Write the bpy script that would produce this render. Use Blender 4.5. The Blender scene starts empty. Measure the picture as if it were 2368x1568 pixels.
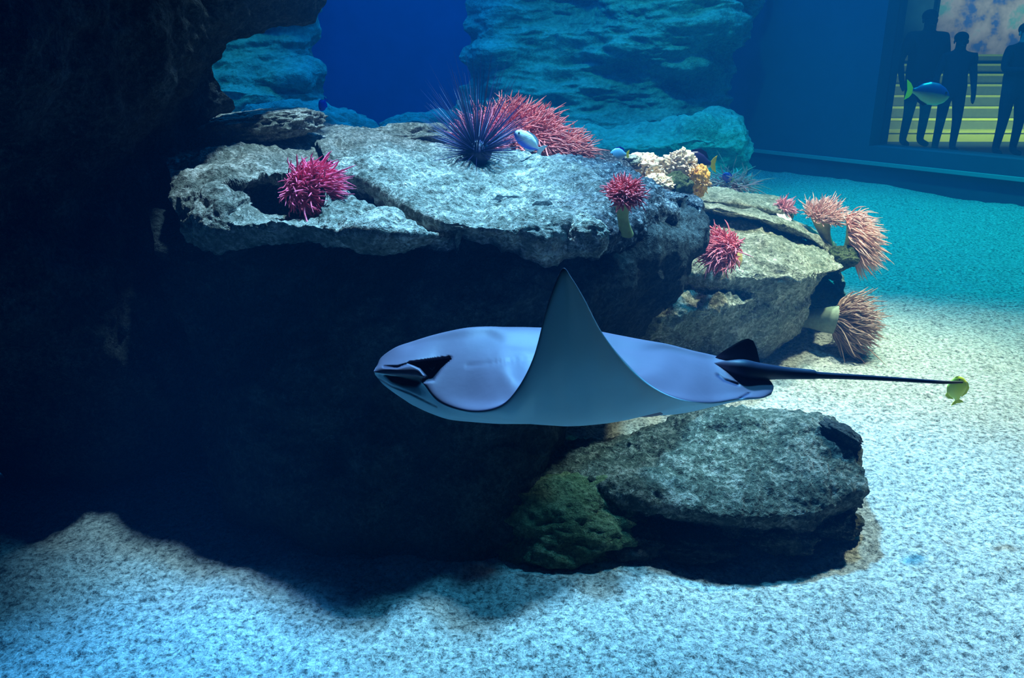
import bpy, bmesh, math, random
import numpy as np
from mathutils import Vector, Matrix

random.seed(7)
rng = np.random.default_rng(7)
scene = bpy.context.scene
C = scene.collection

# ------------------------------------------------------------------ camera
W, H, F = 2368.0, 1568.0, 1900.0
PITCH = math.radians(19.0)
CAM = np.array([0.0, 0.0, 1.3])
FWD = np.array([0, math.cos(PITCH), -math.sin(PITCH)])
UP = np.array([0, math.sin(PITCH), math.cos(PITCH)])
RIGHT = np.array([1.0, 0, 0])
cd = bpy.data.cameras.new('camera')
cd.sensor_width = 36.0
cd.lens = 36.0 * F / W
cd.clip_start = 0.02
cam = bpy.data.objects.new('camera', cd)
cam.location = CAM
cam.rotation_euler = (math.pi / 2 - PITCH, 0, 0)
C.objects.link(cam)
scene.camera = cam

# ------------------------------------------------------------------ water (world volume), exposure
world = bpy.data.worlds.new('water')
scene.world = world
world.use_nodes = True
nt = world.node_tree
nt.nodes.clear()
wo = nt.nodes.new('ShaderNodeOutputWorld')
bg = nt.nodes.new('ShaderNodeBackground')
bg.inputs[0].default_value = (0.0, 0.0, 0.0, 1)
bg.inputs[1].default_value = 0.0
vs = nt.nodes.new('ShaderNodeVolumeScatter')
vs.inputs['Color'].default_value = (0.03, 0.40, 1.0, 1)
vs.inputs['Density'].default_value = 0.0195
vs.inputs['Anisotropy'].default_value = 0.0
va = nt.nodes.new('ShaderNodeVolumeAbsorption')
va.inputs['Color'].default_value = (0.0, 0.62, 0.72, 1)
va.inputs['Density'].default_value = 0.085
ad = nt.nodes.new('ShaderNodeAddShader')
nt.links.new(vs.outputs[0], ad.inputs[0])
nt.links.new(va.outputs[0], ad.inputs[1])
nt.links.new(bg.outputs[0], wo.inputs['Surface'])
nt.links.new(ad.outputs[0], wo.inputs['Volume'])

scene.view_settings.view_transform = 'Standard'
scene.view_settings.look = 'None'
scene.view_settings.gamma = 1.0
scene.view_settings.use_curve_mapping = False
scene.view_settings.exposure = 0.0
cy = scene.cycles
cy.use_denoising = True
cy.max_bounces = 4
cy.diffuse_bounces = 2
cy.use_adaptive_sampling = True
cy.adaptive_threshold = 0.03
cy.glossy_bounces = 1
cy.transmission_bounces = 2
cy.transparent_max_bounces = 6
cy.volume_bounces = 0
cy.sample_clamp_indirect = 4.0

def aim(o, target):
    d = Vector(target) - o.location
    o.rotation_euler = d.to_track_quat('-Z', 'Y').to_euler()

def spot(name, loc, target, power, color, angle, blend=0.6, radius=0.12):
    l = bpy.data.lights.new(name, 'SPOT')
    l.energy = power; l.color = color
    l.spot_size = math.radians(angle); l.spot_blend = blend
    l.shadow_soft_size = radius
    o = bpy.data.objects.new(name, l)
    o.location = loc
    C.objects.link(o)
    aim(o, target)
    return o

def area(name, loc, target, power, color, sx, sy):
    l = bpy.data.lights.new(name, 'AREA')
    l.energy = power; l.color = color
    l.shape = 'RECTANGLE'; l.size = sx; l.size_y = sy
    o = bpy.data.objects.new(name, l)
    o.location = loc
    C.objects.link(o)
    aim(o, target)
    return o

# lamps hung over the tank; side, coral and corner spots are added fills
spot('reef_lamp', (0.10, 3.20, 3.9), (0.42, 1.9, 0.5), 2000, (0.21, 0.57, 1.0), 48, 0.6)
spot('ledge_lamp', (-0.10, 3.05, 3.9), (-0.18, 2.90, 0.9), 1050, (0.55, 0.80, 1.0), 43, 0.5)
spot('sand_lamp', (2.45, 3.7, 4.2), (2.05, 2.7, 0.0), 2050, (1.0, 0.82, 0.54), 52, 1.0)
spot('side_fill', (1.95, 3.2, 3.9), (0.46, 2.42, 0.1), 1500, (0.62, 0.9, 1.0), 15, 0.7)  # added narrow spot brightening the flat rock's left end and sand strip
spot('front_lamp', (1.25, 2.95, 3.9), (0.85, 1.6, 0.0), 480, (0.08, 0.54, 1.0), 66, 0.7)
spot('coral_fill', (1.45, 4.0, 3.9), (1.22, 3.85, 0.8), 1250, (1.0, 0.88, 0.68), 40, 0.8)  # added warm spot brightening the corals and top slab
spot('corner_fill', (-0.80, 1.10, 3.6), (-0.80, 1.28, 0.0), 780, (0.04, 0.36, 1.0), 17, 0.35)  # added blue spot; its cone edge draws the lit sand border
spot('far_sand_lamp', (3.8, 6.2, 4.3), (3.6, 5.8, 0.0), 1050, (0.02, 1.0, 0.82), 95, 0.8)
spot('far_rock_lamp', (0.9, 7.0, 4.4), (1.5, 9.4, 0.4), 260, (0.08, 0.95, 0.58), 70, 0.8)
spot('far_corner_lamp', (-3.3, 7.4, 4.2), (-3.3, 8.6, 0.4), 110, (0.10, 0.95, 0.60), 55, 0.8)
area('blue_flood', (0.0, 8.2, 5.2), (0.0, 8.2, 0.0), 780, (0.005, 0.30, 1.0), 9.0, 6.0)

# ------------------------------------------------------------------ helpers
def ray_dir(px, py):
    return F * FWD + (px - W / 2) * RIGHT - (py - H / 2) * UP

def P(px, py, Y):
    d = ray_dir(px, py)
    return CAM + d * (Y / d[1])

def G(px, py, z=0.0):
    d = ray_dir(px, py)
    return CAM + d * ((z - CAM[2]) / d[2])

def to_px(p):
    q = np.asarray(p) - CAM
    dz = q @ FWD
    return np.stack([W / 2 + F * (q @ RIGHT) / dz, H / 2 - F * (q @ UP) / dz], -1)

def _hash(ix, iy, iz, seed):
    h = (ix * 374761393 + iy * 668265263 + iz * 2147483647 + seed * 974634777) & 0xFFFFFFFF
    h = ((h ^ (h >> 13)) * 1274126177) & 0xFFFFFFFF
    h = ((h ^ (h >> 16)) * 2246822519) & 0xFFFFFFFF
    return ((h ^ (h >> 15)) & 0xFFFF) / 65535.0

def vnoise(p, seed=0):
    p = np.asarray(p, float)
    i = np.floor(p).astype(np.int64)
    f = p - i
    f = f * f * f * (f * (f * 6 - 15) + 10)
    r = 0
    for dx in (0, 1):
        wx = f[..., 0] if dx else 1 - f[..., 0]
        for dy in (0, 1):
            wy = f[..., 1] if dy else 1 - f[..., 1]
            for dz in (0, 1):
                wz = f[..., 2] if dz else 1 - f[..., 2]
                r = r + wx * wy * wz * _hash(i[..., 0] + dx, i[..., 1] + dy, i[..., 2] + dz, seed)
    return r * 2 - 1

def fbm(p, oct=3, seed=0):
    r, a, s = 0, 1.0, 1.0
    for k in range(oct):
        r = r + a * vnoise(np.asarray(p) * s + 17.3 * k, seed + k)
        a *= 0.5; s *= 2.03
    return r

def catmull(pts, t, closed=False):
    """pts (n, ...), t array of parameters in 0..n-1 (or 0..n when closed)"""
    n = len(pts)
    i = np.floor(t).astype(int)
    if not closed:
        i = np.clip(i, 0, n - 2)
    f = (t - i).reshape((-1,) + (1,) * (pts.ndim - 1))
    if closed:
        p0, p1, p2, p3 = pts[(i - 1) % n], pts[i % n], pts[(i + 1) % n], pts[(i + 2) % n]
    else:
        p1, p2 = pts[i], pts[i + 1]
        p0 = np.where((i > 0).reshape(f.shape), pts[np.maximum(i - 1, 0)], 2 * p1 - p2)
        p3 = np.where((i < n - 2).reshape(f.shape), pts[np.minimum(i + 2, n - 1)], 2 * p2 - p1)
    return 0.5 * (2 * p1 + (p2 - p0) * f + (2 * p0 - 5 * p1 + 4 * p2 - p3) * f ** 2 + (3 * p1 - p0 - 3 * p2 + p3) * f ** 3)

def mesh_obj(name, verts, faces, mat, parent=None, smooth=True, colors=None):
    me = bpy.data.meshes.new(name)
    me.from_pydata(np.asarray(verts).tolist() if isinstance(verts, np.ndarray) else verts, [], faces if isinstance(faces, list) else faces.tolist())
    if smooth:
        me.polygons.foreach_set('use_smooth', [True] * len(me.polygons))
    if colors is not None:
        at = me.color_attributes.new('skin', 'FLOAT_COLOR', 'POINT')
        c = np.ones((len(verts), 4)); c[:, :3] = colors
        at.data.foreach_set('color', c.ravel())
    me.materials.append(mat)
    me.update()
    o = bpy.data.objects.new(name, me)
    C.objects.link(o)
    if parent is not None:
        o.parent = parent
        o.matrix_parent_inverse = Matrix.Translation(-parent.location)
    return o

def empty(name, loc):
    o = bpy.data.objects.new(name, None)
    o.location = loc
    o.empty_display_size = 0.05
    C.objects.link(o)
    return o

def tag(o, label, cat=None, group=None, kind=None):
    if label: o['label'] = label
    if cat: o['category'] = cat
    if group: o['group'] = group
    if kind: o['kind'] = kind
    return o

def grid_faces(nv, nu, close_u=False, off=0):
    idx = np.arange(nv * nu).reshape(nv, nu) + off
    if close_u:
        idx = np.concatenate([idx, idx[:, :1]], 1)
    a, b, c, d = idx[:-1, :-1], idx[:-1, 1:], idx[1:, 1:], idx[1:, :-1]
    return np.stack([a, b, c, d], -1).reshape(-1, 4)

def grid_normals(g):
    du = np.gradient(g, axis=1); dv = np.gradient(g, axis=0)
    n = np.cross(du, dv)
    return n / np.maximum(np.linalg.norm(n, axis=-1, keepdims=True), 1e-9)

def poly_sdf(pts, poly):
    """signed distance in pixels, negative inside"""
    poly = np.asarray(poly, float)
    d = np.full(len(pts), 1e9); inside = np.zeros(len(pts), bool)
    n = len(poly)
    for i in range(n):
        a, b = poly[i], poly[(i + 1) % n]
        e = b - a; w = pts - a
        t = np.clip((w @ e) / (e @ e), 0, 1)
        d = np.minimum(d, np.linalg.norm(w - t[:, None] * e, axis=1))
        c = ((a[1] > pts[:, 1]) != (b[1] > pts[:, 1]))
        with np.errstate(divide='ignore', invalid='ignore'):
            xi = (b[0] - a[0]) * (pts[:, 1] - a[1]) / (b[1] - a[1]) + a[0]
        inside ^= c & (pts[:, 0] < xi)
    return np.where(inside, -d, d)

def line_dist(pts, line):
    d = np.full(len(pts), 1e9)
    for a, b in zip(line[:-1], line[1:]):
        a = np.array(a, float); e = np.array(b, float) - a; w = pts - a
        t = np.clip((w @ e) / (e @ e), 0, 1)
        d = np.minimum(d, np.linalg.norm(w - t[:, None] * e, axis=1))
    return d

def sstep(a, b, x):
    t = np.clip((x - a) / (b - a), 0, 1)
    return t * t * (3 - 2 * t)

def net(name, rows, nu, nv, mat, disp=((0.35, 0.05), (0.1, 0.018), (0.03, 0.006)), squash=(1, 1, 1), seed=0, push=(), parent=None, cut=()):
    """a rock skin through a net of control points (px, py, Y) or ('w', x, y, z)"""
    ctrl = np.array([[np.array(c[1:], float) if c[0] == 'w' else P(*c) for c in r] for r in rows])
    R, K = ctrl.shape[:2]
    g = catmull(ctrl, np.linspace(0, R - 1, nv))
    g = np.swapaxes(catmull(np.swapaxes(g, 0, 1), np.linspace(0, K - 1, nu)), 0, 1)
    for poly, dvec, soft in push:
        s = poly_sdf(to_px(g.reshape(-1, 3)), poly).reshape(g.shape[:2])
        g = g + sstep(soft, -soft, s)[..., None] * np.array(dvec)
    for line, dvec, wid in cut:
        s = line_dist(to_px(g.reshape(-1, 3)), line).reshape(g.shape[:2])
        g = g + (1 - sstep(0.3 * wid, wid, s))[..., None] * np.array(dvec)
    n = grid_normals(g)
    sq = np.array(squash, float)
    h = 0
    for k, (sc, am) in enumerate(disp):
        h = h + am * fbm(g / sc * sq, 3, seed + 11 * k)
    g = g + n * h[..., None]
    return mesh_obj(name, g.reshape(-1, 3), grid_faces(nv, nu), mat, parent)

# ------------------------------------------------------------------ materials
def newmat(name):
    m = bpy.data.materials.new(name)
    m.use_nodes = True
    return m, m.node_tree, m.node_tree.nodes['Principled BSDF']

def texco(t):
    return t.nodes.new('ShaderNodeTexCoord').outputs['Object']

def noise_node(t, scale, detail=4, vec=None, rough=0.6):
    n = t.nodes.new('ShaderNodeTexNoise')
    n.inputs['Scale'].default_value = scale
    n.inputs['Detail'].default_value = detail
    n.inputs['Roughness'].default_value = rough
    if vec is not None: t.links.new(vec, n.inputs['Vector'])
    return n

def ramp(t, fac, stops):
    r = t.nodes.new('ShaderNodeValToRGB')
    e = r.color_ramp.elements
    while len(e) < len(stops): e.new(0.5)
    for k, (p, c) in enumerate(stops):
        e[k].position = p; e[k].color = (*c, 1)
    t.links.new(fac, r.inputs[0])
    return r

def bump(t, b, height, strength, dist):
    n = t.nodes.new('ShaderNodeBump')
    n.inputs['Strength'].default_value = strength
    n.inputs['Distance'].default_value = dist
    t.links.new(height, n.inputs['Height'])
    return n

def rock_mat(name, dark, mid, light, scale=1.0, bstr=1.0):
    m, t, b = newmat(name)
    co = texco(t)
    n1 = noise_node(t, 9 * scale, 6, co, 0.7)
    n2 = noise_node(t, 70 * scale, 4, co, 0.65)
    n3 = noise_node(t, 28 * scale, 5, co, 0.7)
    mx = t.nodes.new('ShaderNodeMix'); mx.data_type = 'FLOAT'
    mx.inputs[0].default_value = 0.5
    t.links.new(n1.outputs[0], mx.inputs[2]); t.links.new(n2.outputs[0], mx.inputs[3])
    r = ramp(t, mx.outputs[0], [(0.36, dark), (0.5, mid), (0.64, light)])
    t.links.new(r.outputs[0], b.inputs['Base Color'])
    b.inputs['Roughness'].default_value = 0.95
    b.inputs['Specular IOR Level'].default_value = 0.1
    b1 = bump(t, b, n3.outputs[0], 0.9 * bstr, 0.035 / scale)
    b2 = bump(t, b, n2.outputs[0], 0.9 * bstr, 0.018 / scale)
    t.links.new(b1.outputs[0], b2.inputs['Normal'])
    t.links.new(b2.outputs[0], b.inputs['Normal'])
    return m

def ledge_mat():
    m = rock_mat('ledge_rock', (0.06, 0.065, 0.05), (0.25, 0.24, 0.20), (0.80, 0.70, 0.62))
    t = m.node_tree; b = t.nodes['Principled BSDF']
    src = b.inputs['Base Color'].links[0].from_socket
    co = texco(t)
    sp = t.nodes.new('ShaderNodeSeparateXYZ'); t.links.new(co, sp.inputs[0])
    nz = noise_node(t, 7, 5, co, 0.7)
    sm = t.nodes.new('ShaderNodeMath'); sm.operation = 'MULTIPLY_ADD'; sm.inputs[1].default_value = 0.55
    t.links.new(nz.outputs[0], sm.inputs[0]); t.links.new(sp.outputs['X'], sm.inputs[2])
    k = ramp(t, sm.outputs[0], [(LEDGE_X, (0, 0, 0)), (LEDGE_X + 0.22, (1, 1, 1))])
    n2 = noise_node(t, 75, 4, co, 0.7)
    dk = ramp(t, n2.outputs[0], [(0.42, (0.03, 0.035, 0.04)), (0.56, (0.09, 0.10, 0.11)), (0.68, (0.42, 0.42, 0.42))])  # darker speckled right end, also painting in the weaker light there
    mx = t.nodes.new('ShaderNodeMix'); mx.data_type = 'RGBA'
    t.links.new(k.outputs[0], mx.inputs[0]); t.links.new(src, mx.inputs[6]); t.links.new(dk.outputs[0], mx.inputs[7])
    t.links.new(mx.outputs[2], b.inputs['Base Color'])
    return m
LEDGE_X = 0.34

def plain(name, col, rough=0.6, spec=0.3, var=0.0, scale=30.0):
    m, t, b = newmat(name)
    b.inputs['Roughness'].default_value = rough
    b.inputs['Specular IOR Level'].default_value = spec
    if var:
        n = noise_node(t, scale, 4, texco(t))
        lo = tuple(max(0, c * (1 - var)) for c in col); hi = tuple(min(1, c * (1 + var)) for c in col)
        r = ramp(t, n.outputs[0], [(0.35, lo), (0.65, hi)])
        t.links.new(r.outputs[0], b.inputs['Base Color'])
    else:
        b.inputs['Base Color'].default_value = (*col, 1)
    return m

def skin_mat(name, rough=0.5, spec=0.3, bscale=60, bstr=0.1):
    m, t, b = newmat(name)
    a = t.nodes.new('ShaderNodeVertexColor'); a.layer_name = 'skin'
    t.links.new(a.outputs[0], b.inputs['Base Color'])
    b.inputs['Roughness'].default_value = rough
    b.inputs['Specular IOR Level'].default_value = spec
    n = noise_node(t, bscale, 3, texco(t))
    t.links.new(bump(t, b, n.outputs[0], bstr, 0.01).outputs[0], b.inputs['Normal'])
    return m

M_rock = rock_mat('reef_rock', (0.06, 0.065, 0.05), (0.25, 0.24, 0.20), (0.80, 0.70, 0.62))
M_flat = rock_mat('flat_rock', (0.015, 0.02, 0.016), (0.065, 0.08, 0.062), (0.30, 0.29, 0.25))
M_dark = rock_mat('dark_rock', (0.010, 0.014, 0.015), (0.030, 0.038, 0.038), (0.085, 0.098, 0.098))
M_pale = rock_mat('pale_rock', (0.09, 0.12, 0.08), (0.32, 0.34, 0.26), (0.85, 0.82, 0.68))
M_moss = rock_mat('mossy_rock', (0.03, 0.05, 0.02), (0.09, 0.13, 0.06), (0.24, 0.28, 0.16))
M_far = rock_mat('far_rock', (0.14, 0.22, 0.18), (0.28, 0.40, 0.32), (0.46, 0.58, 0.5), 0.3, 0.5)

def sand_material():
    m, t, b = newmat('gravel_sand')
    co = texco(t)
    v = t.nodes.new('ShaderNodeTexVoronoi'); v.inputs['Scale'].default_value = 85
    t.links.new(co, v.inputs['Vector'])
    n2 = noise_node(t, 60, 5, co, 0.75)
    n3 = noise_node(t, 5, 3, co)
    r = ramp(t, n2.outputs[0], [(0.36, (0.12, 0.14, 0.14)), (0.47, (0.52, 0.54, 0.51)), (0.60, (0.95, 0.95, 0.90))])
    t.links.new(r.outputs[0], b.inputs['Base Color'])
    b.inputs['Roughness'].default_value = 0.9
    b.inputs['Specular IOR Level'].default_value = 0.15
    b1 = bump(t, b, n2.outputs[0], 1.0, 0.03)
    b2 = bump(t, b, v.outputs['Distance'], 0.5, 0.012)
    t.links.new(b1.outputs[0], b2.inputs['Normal'])
    t.links.new(b2.outputs[0], b.inputs['Normal'])
    return m
M_sand = sand_material()

# ------------------------------------------------------------------ structure: floor, walls, window
def build_floor():
    xs = np.concatenate([np.linspace(-9, -1.8, 50)[:-1], np.linspace(-1.8, 3.2, 420)[:-1], np.linspace(3.2, 11, 60)])
    ys = np.concatenate([np.linspace(-0.3, 1.0, 20)[:-1], np.linspace(1.0, 3.8, 300)[:-1], np.linspace(3.8, 8, 120)[:-1], np.linspace(8, 15, 50)])
    X, Y = np.meshgrid(xs, ys)
    p = np.stack([X, Y, 0 * X], -1)
    z = 0.022 * fbm(p / 0.9, 3, 3) + 0.010 * fbm(p / 0.12, 2, 9) + 0.004 * fbm(p / 0.03, 2, 5)
    p[..., 2] = z
    o = mesh_obj('floor', p.reshape(-1, 3), grid_faces(len(ys), len(xs)), M_sand)
    tag(o, 'pale coarse coral gravel covering the tank floor', kind='structure')
build_floor()

def box_verts(x0, x1, y0, y1, z0, z1):
    v = [(x, y, z) for z in (z0, z1) for y in (y0, y1) for x in (x0, x1)]
    f = [(0, 2, 3, 1), (4, 5, 7, 6), (0, 1, 5, 4), (2, 6, 7, 3), (0, 4, 6, 2), (1, 3, 7, 5)]
    return v, f

def box(name, b, mat, parent=None, frame=None, smooth=False):
    v, f = box_verts(*b)
    if frame is not None:
        v = [tuple(frame(*p)) for p in v]
    return mesh_obj(name, v, f, mat, parent, smooth)

M_blue = plain('blue_wall_paint', (0.03, 0.10, 0.30), 0.8, 0.2, 0.08, 2)
M_blue2 = plain('window_wall_paint', (0.015, 0.07, 0.12), 0.8, 0.2, 0.08, 2)
M_trim = plain('window_ledge', (0.10, 0.30, 0.32), 0.6, 0.3)

tag(box('wall_back', (-11, 3.2, 13.2, 13.5, -0.3, 6), M_blue), 'plain deep blue wall at the back of the tank', kind='structure')

A = G(1740, 392); B = G(2368, 474)
WU = (B - A); WU[2] = 0; WU /= np.linalg.norm(WU)          # along the wall, towards the camera
WN = np.array([WU[1], -WU[0], 0.0])                          # out of the tank
if WN[0] < 0: WN = -WN
def wallpt(u, n, z):
    return A + WU * u + WN * n + np.array([0, 0, z - A[2]])
def wall_hit(px, py):
    d = ray_dir(px, py)
    t = ((A - CAM) @ WN) / (d @ WN)
    p = CAM + d * t
    return (p - A) @ WU, p[2]
u0, zb0 = wall_hit(2030, 338)
u1, zb1 = wall_hit(2368, 372)
ZB = 0.5 * (zb0 + zb1)
UL = wall_hit(2028, 200)[0]
ZT = 3.6
wr = empty('wall_right', tuple(A))
tag(wr, 'dark blue tank wall around the visitor window', kind='structure')
box('lower_panel', (-6, 9, 0, 0.35, -0.3, ZB), M_blue2, wr, wallpt)
box('side_panel', (-6, UL, 0, 0.35, ZB, 6), M_blue2, wr, wallpt)
box('upper_panel', (UL, 9, 0, 0.35, ZT, 6), M_blue2, wr, wallpt)
ut, zt = wall_hit(2150, 392)
tag(box('trim_1', (-4.5, 9, -0.05, 0.0, zt - 0.015, zt + 0.02), M_trim, None, wallpt), 'thin teal ledge running under the visitor window', kind='structure')

def pane_mat():
    m, t, b = newmat('acrylic_pane')
    t.nodes.remove(b)
    tr = t.nodes.new('ShaderNodeBsdfTransparent'); tr.inputs[0].default_value = (0.93, 0.97, 0.97, 1)
    gl = t.nodes.new('ShaderNodeBsdfGlossy'); gl.inputs['Roughness'].default_value = 0.02
    mx = t.nodes.new('ShaderNodeMixShader'); mx.inputs[0].default_value = 0.03
    t.links.new(tr.outputs[0], mx.inputs[1]); t.links.new(gl.outputs[0], mx.inputs[2])
    t.links.new(mx.outputs[0], t.nodes['Material Output'].inputs[0])
    return m
tag(box('window_1', (UL, 9, 0.20, 0.23, ZB, ZT), pane_mat(), None, wallpt), 'clear acrylic visitor window in the right tank wall', kind='structure')

# ------------------------------------------------------------------ reef rocks
def gr(px, py):
    p = G(px, py, -0.03)
    return ('w', *p)

# --- main reef: dark face with ledges
reef = empty('reef_rock', tuple(G(1000, 1300)))
tag(reef, 'large dark reef rock with two pale ledges behind the ray', 'rock')
LIPY = [2.35, 2.15, 2.0, 1.93, 1.95, 2.15, 2.45, 2.75]
def row(pxs, pys, ys): return list(zip(pxs, pys, ys))
face_rows = [
    row((300, 520, 760, 1000, 1180, 1380, 1540, 1610, 1570), (380, 430, 460, 480, 455, 430, 450, 470, 464), (3.0, 2.9, 2.8, 2.75, 2.8, 2.95, 3.2, 3.3, 3.9)),
    row((340, 560, 790, 1000, 1190, 1390, 1550, 1618, 1578), (470, 500, 520, 528, 500, 470, 470, 480, 474), (2.6, 2.5, 2.35, 2.28, 2.3, 2.5, 2.75, 2.95, 3.6)),
    row((360, 580, 800, 1000, 1200, 1400, 1560, 1625, 1585), (560, 590, 590, 590, 590, 580, 560, 530, 492), (2.34, 2.24, 2.16, 2.15, 2.12, 2.26, 2.52, 2.8, 3.45)),
    row((400, 600, 800, 1000, 1200, 1380, 1500, 1580, 1540), (680, 690, 690, 690, 680, 660, 640, 620, 614), (2.32, 2.17, 2.08, 2.05, 2.05, 2.2, 2.46, 2.72, 3.42)),
    row((430, 610, 800, 980, 1150, 1290, 1390, 1470, 1430), (850, 860, 860, 860, 850, 820, 790, 770, 764), (2.28, 2.1, 2.03, 1.99, 2.02, 2.12, 2.35, 2.6, 3.3)),
    row((450, 610, 780, 950, 1100, 1200, 1265, 1296, 1256), (1010, 1020, 1020, 1020, 1015, 1010, 1005, 1000, 994), (2.2, 2.05, 2.0, 1.97, 1.98, 2.05, 2.18, 2.4, 3.1)),
    row((480, 620, 780, 940, 1080, 1180, 1245, 1285, 1245), (1170, 1190, 1200, 1205, 1200, 1180, 1150, 1110, 1104), (2.08, 1.97, 1.93, 1.92, 1.92, 1.96, 2.08, 2.3, 3.0)),
    [gr(530, 1262), gr(650, 1288), gr(780, 1296), gr(930, 1298), gr(1070, 1318), gr(1170, 1305), gr(1250, 1240), gr(1290, 1160), gr(1250, 1030)],
]
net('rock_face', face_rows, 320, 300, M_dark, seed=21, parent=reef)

# lower ledge (left): lit shelf with a cavity under its lip
cav = [(522, 445), (560, 432), (610, 420), (660, 430), (705, 440), (735, 470), (720, 505), (640, 500), (560, 512), (525, 500)]
low_rows = [
    row((330, 480, 620, 760, 880, 1000, 1080), (240, 250, 270, 290, 310, 330, 400), (3.9, 3.9, 3.9, 3.8, 3.6, 3.4, 2.9)),
    row((360, 480, 600, 740, 860, 980, 1070), (310, 320, 325, 335, 360, 410, 470), (3.1, 3.1, 3.1, 3.0, 2.9, 2.7, 2.45)),
    row((380, 480, 600, 730, 850, 970, 1065), (355, 365, 365, 380, 420, 470, 510), (2.75, 2.72, 2.68, 2.6, 2.5, 2.35, 2.15)),
    row((395, 490, 600, 720, 840, 960, 1062), (410, 415, 412, 425, 460, 505, 530), (2.52, 2.48, 2.42, 2.35, 2.25, 2.12, 2.03)),
    row((405, 500, 600, 715, 835, 955, 1060), (470, 455, 450, 470, 505, 528, 540), (2.38, 2.33, 2.27, 2.2, 2.1, 2.04, 2.1)),
    row((420, 505, 600, 715, 835, 955, 1060), (530, 530, 520, 525, 535, 545, 548), (2.30, 2.22, 2.15, 2.08, 2.0, 1.99, 2.12)),
    row((450, 520, 610, 720, 840, 955, 1060), (580, 580, 575, 570, 565, 562, 560), (2.40, 2.30, 2.22, 2.15, 2.1, 2.12, 2.25)),
]
net('lower_ledge', low_rows, 300, 200, M_rock, disp=((0.3, 0.025), (0.08, 0.012), (0.025, 0.007)), seed=5,
    push=[(cav, (0.0, 0.30, -0.02), 9), ([(770, 392), (862, 422), (930, 462), (1045, 516), (1060, 545), (950, 522), (880, 478), (790, 425)], (0.0, 0.12, -0.12), 10)], parent=reef)

# upper ledge: overhangs the lower one along the dark crevice
up_rows = [
    row((700, 820, 930, 1040, 1170, 1300, 1420, 1520, 1600), (300, 320, 340, 365, 380, 380, 390, 450, 475), (4.0, 4.0, 4.0, 4.0, 4.0, 4.0, 3.9, 3.7, 3.5)),
    row((700, 810, 920, 1040, 1170, 1300, 1420, 1520, 1600), (285, 298, 306, 322, 352, 356, 366, 432, 458), (3.7, 3.7, 3.65, 3.5, 3.4, 3.4, 3.4, 3.3, 3.2)),
    row((715, 815, 920, 1040, 1170, 1300, 1425, 1530, 1612), (320, 330, 340, 360, 372, 370, 385, 440, 462), (3.2, 3.15, 3.1, 3.0, 2.95, 2.95, 3.0, 3.05, 3.05)),
    row((740, 825, 920, 1040, 1170, 1300, 1440, 1545, 1622), (355, 368, 390, 420, 415, 405, 420, 452, 470), (2.85, 2.75, 2.65, 2.55, 2.6, 2.65, 2.72, 2.85, 2.92)),
    row((762, 845, 925, 1030, 1170, 1310, 1450, 1555, 1624), (385, 405, 445, 485, 470, 450, 455, 465, 478), (2.68, 2.55, 2.4, 2.22, 2.25, 2.4, 2.52, 2.7, 2.82)),
    row((775, 858, 930, 1030, 1165, 1315, 1450, 1555, 1620), (398, 424, 470, 515, 520, 505, 500, 490, 486), (2.6, 2.46, 2.28, 2.04, 1.98, 2.15, 2.35, 2.58, 2.76)),
    row((785, 862, 935, 1030, 1160, 1320, 1450, 1550, 1610), (408, 436, 482, 528, 560, 570, 560, 530, 505), (2.66, 2.55, 2.40, 2.16, 2.0, 2.12, 2.35, 2.6, 2.8)),
    row((790, 865, 940, 1035, 1160, 1320, 1450, 1550, 1600), (405, 432, 480, 528, 600, 630, 620, 580, 540), (2.95, 2.8, 2.65, 2.45, 2.15, 2.25, 2.5, 2.7, 2.9)),
]
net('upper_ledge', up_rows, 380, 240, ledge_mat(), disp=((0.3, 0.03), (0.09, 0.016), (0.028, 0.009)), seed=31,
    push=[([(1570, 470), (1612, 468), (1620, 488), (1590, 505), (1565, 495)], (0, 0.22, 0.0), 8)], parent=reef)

def boulder(name, px, py, Y, rx, ry, rz, mat, seed=0, nu=72, nv=44, rot=0.0, flat=1.0, parent=None, disp=((0.9, 0.28), (0.35, 0.12), (0.12, 0.05)), tilt=0.0, power=1.0):
    c = P(px, py, Y)
    th = np.linspace(0, 2 * np.pi, nu, endpoint=False); ph = np.linspace(0.001, np.pi - 0.001, nv)
    T, Q = np.meshgrid(th, ph)
    sgn = lambda x: np.sign(x) * np.abs(x) ** power
    s = np.stack([sgn(np.sin(Q)) * sgn(np.cos(T)), sgn(np.sin(Q)) * sgn(np.sin(T)), sgn(np.cos(Q))], -1)
    h = 1.0
    for k, (sc, am) in enumerate(disp):
        h = h + am * fbm(s / sc + 3.1 * seed, 3, seed + 7 * k)
    v = s * h[..., None] * np.array([rx, ry, rz])
    v[..., 2] = np.where(v[..., 2] < 0, v[..., 2] * flat, v[..., 2])
    Rm = np.array(Matrix.Rotation(rot, 3, 'Z') @ Matrix.Rotation(tilt, 3, 'Y'))
    v = v @ Rm.T + c
    return mesh_obj(name, v.reshape(-1, 3), grid_faces(nv, nu, True), mat, parent)

# slab lying on the ledge, ridge behind the urchin, knob on the face
tag(boulder('slab_rock', 607, 288, 3.05, 0.19, 0.2, 0.050, M_rock, 3, 110, 60, -0.06, parent=None, power=0.65, disp=((0.9, 0.12), (0.3, 0.07), (0.1, 0.05)), tilt=-0.06),
    'flat grey slab resting on the lower ledge beside the dark overhang', 'rock')
tag(boulder('ridge_rock', 940, 322, 3.45, 0.24, 0.12, 0.055, M_rock, 8, 110, 50, -0.05, power=0.8),
    'low dark ridge of rock behind the sea urchin', 'rock')
boulder('knob', 1358, 548, 2.12, 0.055, 0.07, 0.055, M_rock, 12, 80, 50, parent=reef, disp=((0.9, 0.15), (0.3, 0.08), (0.1, 0.06)))

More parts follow.
